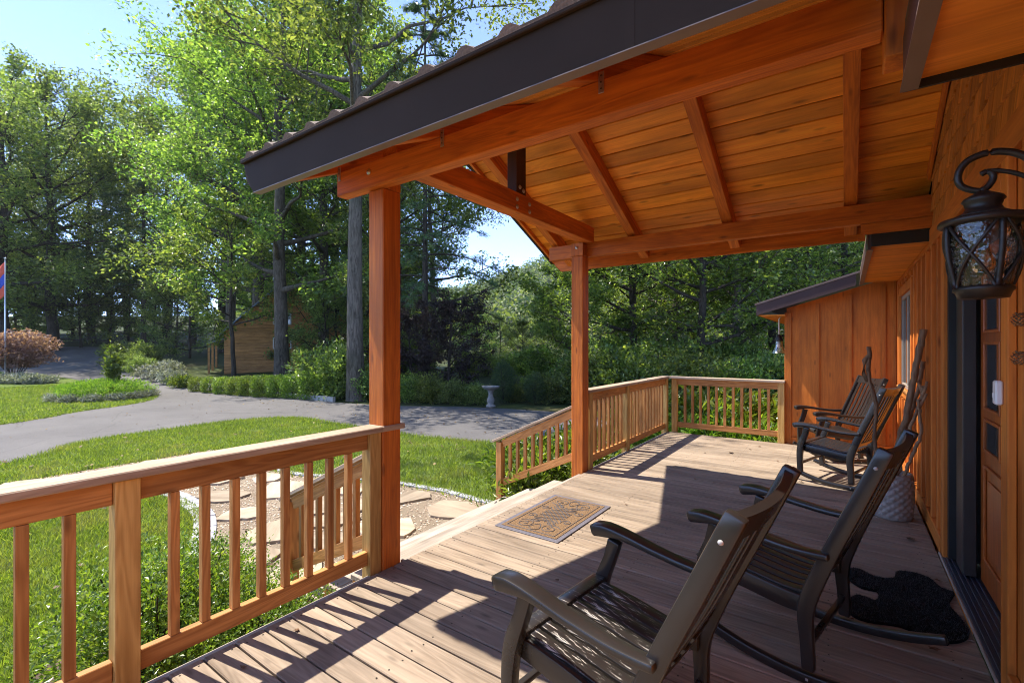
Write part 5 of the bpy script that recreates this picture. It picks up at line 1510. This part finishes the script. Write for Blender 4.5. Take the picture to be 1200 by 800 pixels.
proto('lime_shrub', bush(33, 1.3, 1.3, 2.6, 4600, 0.19, 2.2, 12, 0.5, 0.4, 0.25), M['bark_dark'], M['leaf_lime'], ('stems', 'foliage'))
proto('hedge', bush(34, 0.50, 0.50, 0.95, 4200, 0.065, 3.4, 6, 0.5, 0.7, 0.05), M['bark_dark'], M['box_leaf'], ('stems', 'foliage'))
proto('boxwood', bush(35, 0.62, 0.62, 0.80, 17000, 0.030, 2.2, 26, 0.55, 0.45, 0.16), M['bark_dark'], M['box_leaf'], ('stems', 'foliage'))
proto('cone', bush(36, 0.55, 0.55, 2.0, 4200, 0.09, 1.6, 4, 0.3, 0.6, 0.06), M['bark_dark'], M['needle'], ('stems', 'foliage'))
proto('perennial', bush(37, 0.55, 0.55, 0.55, 2200, 0.11, 2.0, 8, 0.3, 0.3, 0.2), M['bark_dark'], M['box_leaf'], ('stems', 'foliage'))
proto('mound', bush(38, 1.45, 1.45, 0.62, 7000, 0.10, 2.2, 4, 0.25, 0.6, 0.08), M['bark_dark'], M['box_leaf'], ('stems', 'foliage'))
proto('silver', bush(39, 0.42, 0.42, 0.40, 1500, 0.07, 2.0, 5, 0.5, 0.4, 0.15), M['bark_dark'], M['silver'], ('stems', 'foliage'))
proto('climber', bush(40, 0.30, 0.30, 1.9, 1500, 0.11, 2.0, 5, 0.6, 0.3, 0.3), M['bark_dark'], M['box_leaf'], ('stems', 'foliage'))

def px(x): return (x - 600) / 550.0
# big trees along the left of the drive and round the cabin
T_L = 'tall dark leafed tree in the woods beyond the island lawn'
for x, d, k, s in ((-90, 43, 'oak', 1.08), (5, 41, 'oak', 1.10), (62, 45, 'oak', 1.10), (108, 50, 'ash', 1.0), (35, 54, 'ash', 1.1), (-40, 55, 'oak', 1.2)):
    plant('broadleaf_tree', k, at_du(d, px(x)), s, T_L, 'tree', 'woods beyond the island lawn')
T_B = 'tall tree closing the view at the far end of the driveway'
for x, d, k, s in ((150, 60, 'ash', 1.12), (195, 57, 'oak', 1.15), (128, 66, 'oak', 1.2), (225, 50, 'ash', 1.05)):
    plant('broadleaf_tree', k, at_du(d, px(x)), s, T_B, 'tree', 'trees at the end of the driveway')
plant('pine_tree', 'pine', at_du(47, px(168)), 1.15, 'tall straight pine with a bare dark trunk at the end of the driveway', 'pine')
T_C = 'very tall bright green tree towering round the log cabin'
for x, d, k, s in ((272, 36, 'poplar', 0.98), (300, 33, 'poplar', 1.05), (300, 45, 'oak', 1.2), (350, 38, 'poplar', 1.10), (395, 42, 'oak', 1.2), (432, 33, 'poplar', 0.98), (262, 44, 'ash', 1.05), (445, 40, 'oak', 1.0), (382, 31, 'poplar', 0.92)):
    plant('broadleaf_tree', k, at_du(d, px(x)), s, {'poplar': T_C, 'oak': 'broad crowned tree in the woods behind the log cabin', 'ash': 'slim dark leafed tree between the cabin and the end of the driveway'}[k], 'tree', 'tall trees round the cabin')
plant('broadleaf_tree', 'poplar', at_du(24.6, px(330)), 0.95, 'green tree with twin leaning trunks standing right in front of the cabin', 'tree', rz=0.4)
plant('broadleaf_tree', 'canopy', at_du(26.5, px(274)), 0.95, 'small spreading tree whose leaves hang before the upper cabin wall', 'tree', rz=0.9)
plant('broadleaf_tree', 'wood_tree', at_du(27, px(506)), 1.05, 'leafy green tree filling the view behind the drooping pine', 'tree', rz=0.5)
plant('broadleaf_tree', 'giant', at_du(18.4, px(417)), 0.95, 'giant tree with a thick bare grey trunk rising beside the corner porch post', 'tree', rz=1.0)
plant('broadleaf_tree', 'ash', at_du(24.5, px(462)), 0.6, 'tall dark trunked tree behind the corner porch post', 'tree', rz=2.2)
plant('pine_tree', 'pine', at_du(20.5, px(498)), 0.80, 'pine with drooping needle branches hanging against the sky beside the front beam', 'pine', rz=0.7)
T_U = 'bushy understory tree at the dark foot of the woods'
for x, d, s in ((20, 47, .95), (60, 50, 1.0), (95, 47, .9), (128, 51, 1.0), (150, 53, .9), (180, 50, .8), (205, 43, .8), (222, 40, .85), (-30, 44, 1.0), (365, 33, .8), (395, 29, .7), (440, 30, .8), (475, 32, .8), (180, 62, 1.1), (110, 62, 1.1), (60, 62, 1.2), (378, 26.5, .62), (338, 42, 1.0), (420, 38, 1.0), (40, 58, 1.3), (85, 56, 1.2), (5, 52, 1.1), (150, 58, 1.2)):
    plant('understory_tree', 'understory', at_du(d, px(x)), s, T_U, 'tree', 'understory at the edge of the woods')
for x, d, s in ((556, 40, .5), (585, 46, .55), (612, 38, .45), (640, 44, .6)):
    plant('understory_tree', 'understory', at_du(d, px(x)), s, 'low bushy tree in the valley gap below the wooded hillside', 'tree', 'low trees in the valley gap')
# middle: plum, lime sapling, arborvitae, birdbath surroundings
plant('plum_tree', 'plum', at_du(19.2, px(526)), 0.74, 'round dark purple leafed tree behind the driveway', 'tree', rz=0.3)
plant('plum_tree', 'plum', at_du(20.5, px(484)), 0.66, 'smaller dark purple leafed tree partly behind the corner porch post', 'tree', rz=2.3)
plant('sapling_tree', 'sapling', at_du(21.0, px(676)), 0.80, 'bright green leafy young tree left of the far porch post', 'tree', rz=1.2)
T_R = 'slender leafy tree in woods behind the deck end'
i = 0
for x, d, s in ((742, 21, .92), (790, 24, 1.0), (822, 19.2, .9), (863, 20.5, 1.0), (905, 24, 1.0), (945, 21, .95), (992, 23, 1.0), (770, 32, 1.2), (815, 34, 1.3), (885, 35, 1.35), (965, 34, 1.3), (1040, 31, 1.2), (742, 27, .85)):
    plant('woodland_tree', 'wood_tree' if i % 2 else 'wood_tree2', at_du(d, px(x)), s, T_R + (' with a pale trunk' if i % 2 else ' with a dark trunk'), 'tree', 'woods behind the end of the deck'); i += 1
T_S = 'leafy shrub at the foot of the woods behind the deck'
for x, d, k, s in ((700, 17.5, 'shrub', .9), (730, 16.6, 'lime_shrub', .8), (765, 15.8, 'shrub', .8), (800, 16.5, 'lime_shrub', .75), (835, 15.5, 'shrub', .8), (868, 15, 'lime_shrub', .65), (900, 15.8, 'shrub', .85), (940, 16, 'shrub', .9), (690, 19, 'shrub', 1.0), (780, 19.5, 'shrub', 1.1), (850, 20, 'shrub', 1.2), (745, 21, 'shrub', 1.2)):
    plant('woodland_shrub', k, at_du(d, px(x)), s, T_S, 'shrub', 'shrubs under the woods behind the deck')
T_M = 'green garden shrub on the far verge of the driveway'
for x, d, k, s in ((400, 19.0, 'lime_shrub', .8), (386, 20.2, 'shrub', 1.0), (437, 18.6, 'shrub', .6), (480, 17.9, 'lime_shrub', .42), (505, 17.6, 'lime_shrub', .42), (530, 17.4, 'shrub', .42), (557, 17.2, 'shrub', .36), (602, 18, 'shrub', .34), (622, 18.4, 'lime_shrub', .40), (648, 17.6, 'shrub', .5), (672, 17.8, 'shrub', .6), (440, 22, 'shrub', 1.1), (470, 23, 'shrub', 1.2), (545, 30, 'lime_shrub', .7), (570, 33, 'shrub', .8), (592, 30, 'lime_shrub', .6), (612, 34, 'shrub', .8), (635, 30, 'lime_shrub', .8)):
    plant('garden_shrub', k, at_du(d, px(x)), s, T_M, 'shrub', 'shrubs on the far verge of the driveway')
plant('arborvitae', 'cone', at_du(17.5, px(590)), .85, 'dark narrow conifer beside the stone birdbath', 'conifer')
plant('arborvitae', 'cone', at_du(17.2, px(627)), .80, 'dark young conifer in front of the bright green young tree', 'conifer', sz=.62)
# clipped hedge along the kerb
for q, (x, s) in enumerate(((232, .72), (247, .78), (262, .82), (277, .86), (292, .92), (309, .98), (327, 1.0), (346, 1.05), (368, 1.22), (385, 1.0))):
    dd = {232: 21.4, 247: 20.9, 262: 20.4, 277: 20.0, 292: 19.7, 309: 19.3, 327: 19.1, 346: 18.8, 368: 18.5, 385: 18.6}[x]
    plant('clipped_shrub', 'hedge', at_du(dd + 0.45, px(x)), s, 'rounded clipped green shrub of the hedge along the driveway kerb', 'shrub', 'clipped hedge along the kerb')
T_G = 'loose grey green shrub in the border at the kerb leading to the cabin'
for x, d, k, s in ((150, 32, 'shrub', .6), (165, 30, 'shrub', .55), (178, 28, 'silver', 2.2), (190, 26.6, 'silver', 2.0), (202, 25.2, 'silver', 1.9), (214, 23.6, 'perennial', 1.2), (170, 36, 'shrub', .8), (140, 36, 'shrub', .8), (196, 31, 'silver', 2.2)):
    plant('border_shrub', k, at_du(d, px(x)), s, T_G, 'shrub', 'border shrubs by the cabin path')
# island bed
ix, iy = at_du(19.0, px(122))
plant('ground_cover_mound', 'mound', (ix, iy), 1.0, 'low grassy mound of ground cover on the tip of the island lawn', 'plant', sz=1.35)
for q in range(13):
    a = q / 13 * 6.283
    plant('silver_plant', 'silver', (ix + 1.45 * math.cos(a), iy + 1.45 * math.sin(a)), .9, 'silvery edging plant round the ground cover mound', 'plant', 'silvery plants round the mound')
plant('climbing_plant', 'climber', at_du(19.6, px(132)), 1.15, 'upright leafy climber on a support behind the ground cover mound', 'plant')
plant('japanese_maple', 'jmaple', at_du(27.5, px(16)), 1.05, 'spreading pink bronze leafed ornamental tree on the island lawn', 'tree', rz=0.9)
for q, (x, d, s) in enumerate(((10, 25.5, 1.5), (25, 25.3, 1.6), (40, 25.2, 1.5), (55, 25.4, 1.3))):
    plant('silver_plant', 'silver', at_du(d, px(x)), s, 'grey green low plant in the bed under the bronze leafed tree', 'plant', 'plants under the bronze leafed tree')
# near shrubs
for q, (x, y, s) in enumerate(((-3.55, 1.12, 1.0), (-3.15, 1.55, .80), (-4.05, 1.45, .85))):
    plant('boxwood', 'boxwood', (x, y), s, 'small leafed green boxwood growing behind the deck railing balusters', 'shrub', 'boxwoods behind the deck railing', sz=s * (1.0 if q else 1.1))
for q, (x, y, s) in enumerate(((-3.6, 6.0, .95), (-4.2, 6.3, .85), (-3.45, 6.7, .95), (-3.6, 7.4, .95), (-3.5, 5.55, .75))):
    plant('leafy_shrub', 'perennial', (x, y), s * 1.5, 'leafy green shrub beside the far stair railing', 'shrub', 'shrubs beside the far stair railing')
for q, (x, y, s) in enumerate(((-2.4, 9.1, 1.5), (-1.8, 9.3, 1.7), (-1.2, 9.0, 1.5), (-2.9, 9.0, 1.5), (-1.5, 10.2, 2.2), (-2.4, 10.4, 2.4), (-.95, 9.6, 1.4), (-3.3, 9.9, 2.0))):
    plant('leafy_shrub', 'perennial', (x, y), s, 'leafy green plant behind the railing at the end of the deck', 'shrub', 'plants behind the end railing')

# distant wooded hill: one mass of crowns
rng = np.random.default_rng(77)
Vs, Fs, Ts, off = [], [], [], 0
cnt = 0
while cnt < 2400:
    u = rng.uniform(-0.60, 0.75); d = 120 + 330 * rng.random() ** 0.8
    x, y = at_du(d, u)
    g = float(zt(x, y)); h = rng.uniform(9, 17); r = rng.uniform(3.2, 6.0); nL = 120
    dv = rng.normal(0, 1, (nL, 3)); dv /= np.linalg.norm(dv, axis=1, keepdims=True)
    rad = rng.uniform(0.7, 1.05, nL) * (1 + 0.22 * np.sin(4 * dv[:, 0] + cnt) * np.sin(5 * dv[:, 1] + 2 * cnt))
    C = dv * rad[:, None] * np.array([r, r, h * 0.5]) + np.array([x, y, g + h * 0.5])
    V, F = leaf_arrays(C, 1.6, rng, 0.75, 0.4)
    Vs.append(V); Fs.append(F + off); off += len(V); Ts.append(np.full(len(V), rng.random())); cnt += 1
me = np_mesh('far_woodland', np.concatenate(Vs), np.concatenate(Fs))
at_ = me.attributes.new('tint', 'FLOAT', 'POINT'); at_.data.foreach_set('value', np.concatenate(Ts).astype(np.float32))
mf = M['leaf_far']; n_, l_ = mf.node_tree.nodes, mf.node_tree.links
an_ = n_.new('ShaderNodeAttribute'); an_.attribute_name = 'tint'
hsn = [q for q in n_ if q.type == 'HUE_SAT'][0]
for s_ in ('Value', 'Hue'):
    for lk in list(hsn.inputs[s_].links): l_.remove(lk)
mr = n_.new('ShaderNodeMapRange'); mr.inputs['To Min'].default_value = 0.50; mr.inputs['To Max'].default_value = 1.35
l_.new(an_.outputs['Fac'], mr.inputs['Value']); l_.new(mr.outputs[0], hsn.inputs['Value'])
mr = n_.new('ShaderNodeMapRange'); mr.inputs['To Min'].default_value = 0.535; mr.inputs['To Max'].default_value = 0.465
l_.new(an_.outputs['Fac'], mr.inputs['Value']); l_.new(mr.outputs[0], hsn.inputs['Hue'])
fw = add('far_woodland', me, mf)
tag(fw, 'distant wooded hillside of mixed green treetops', 'woodland', kind='stuff')

# ------------------------------------------------------------------ birdbath, flagpole
bx, by = at_du(16.3, px(575))
bb = thing('birdbath', (bx, by, GZ), 'pale stone birdbath on a turned pedestal across the driveway', 'birdbath')
add('pedestal', lathe_mesh('pedestal', [(0, 0), (0.17, 0), (0.17, 0.05), (0.12, 0.08), (0.10, 0.12), (0.13, 0.2), (0.13, 0.26), (0.085, 0.36), (0.075, 0.48), (0.10, 0.55), (0.12, 0.58), (0, 0.58)], 24), M['stonebath'], bb, (bx, by, GZ))
add('basin', lathe_mesh('basin', [(0, 0.582), (0.14, 0.59), (0.26, 0.64), (0.31, 0.70), (0.32, 0.72), (0.29, 0.72), (0.22, 0.67), (0, 0.64)], 28), M['stonebath'], bb, (bx, by, GZ))
fx0, fy0 = at_du(26.5, px(6))
fg = float(zt(fx0, fy0))
fp = thing('flagpole', (fx0, fy0, fg), 'slim metal flagpole standing before the bronze leafed ornamental tree', 'flagpole')
add('pole', tube_mesh('pole', [(np.array([(0, 0, 0), (0, 0, 3.5), (0, 0, 6.9)]), np.array([.045, .04, .03]))], 10), M['steel_pole'], fp, (fx0, fy0, fg))
add('finial', lathe_mesh('finial', [(0, 6.98), (.05, 6.95), (.06, 6.92), (.04, 6.88), (0, 6.87)], 12), M['steel_pole'], fp, (fx0, fy0, fg))
fl = thing('flag', (fx0, fy0, fg + 4.0), 'red and blue flag hanging slack on the pole', 'flag')
NU, NV = 14, 12
def flag_piece(nm, v0, v1, mat):
    V, F = [], []; n = 6
    dirx, diry = -0.80, -0.58
    for j in range(n):
        tv = v0 + (v1 - v0) * j / (n - 1)
        for i in range(NU):
            tu = i / (NU - 1); w = 0.10 * math.sin(tu * 9 + tv * 2) * tu
            sx = 0.85 * tu; zz = 6.75 - 1.9 * tv - 0.9 * tu * (1 - 0.25 * tv)
            V.append((dirx * sx - diry * w, diry * sx + dirx * w, zz))
    for j in range(n - 1):
        for i in range(NU - 1): F.append((j * NU + i, j * NU + i + 1, (j + 1) * NU + i + 1, (j + 1) * NU + i))
    o = add(nm, py_mesh(nm, V, F, True), mat, fl, (fx0, fy0, fg))
    md = o.modifiers.new('thickness', 'SOLIDIFY'); md.thickness = 0.006
flag_piece('stripe', 0.0, 0.34, M['flag_red']); flag_piece('stripe', 0.34, 0.67, M['flag_blue']); flag_piece('stripe', 0.67, 1.0, M['flag_red'])

# ------------------------------------------------------------------ summer haze over the valley
hz = add('haze', box_mesh(1560, 1560, 143, 0, None), None, None, (0, 0, 69.5))
hz_m = bpy.data.materials.new('valley_haze'); hz_m.use_nodes = True
hn, hl = hz_m.node_tree.nodes, hz_m.node_tree.links
for q in list(hn):
    if q.type != 'OUTPUT_MATERIAL': hn.remove(q)
pv = hn.new('ShaderNodeVolumePrincipled')
pv.inputs['Color'].default_value = (0.90, 0.94, 1.0, 1); pv.inputs['Density'].default_value = 0.00020; pv.inputs['Anisotropy'].default_value = 0.2
hl.new(pv.outputs['Volume'], [q for q in hn if q.type == 'OUTPUT_MATERIAL'][0].inputs['Volume'])
hz.data = hz.data.copy(); hz.data.materials.clear(); hz.data.materials.append(hz_m)
tag(hz, 'thin pale summer haze lying over the whole valley', 'haze', kind='stuff')
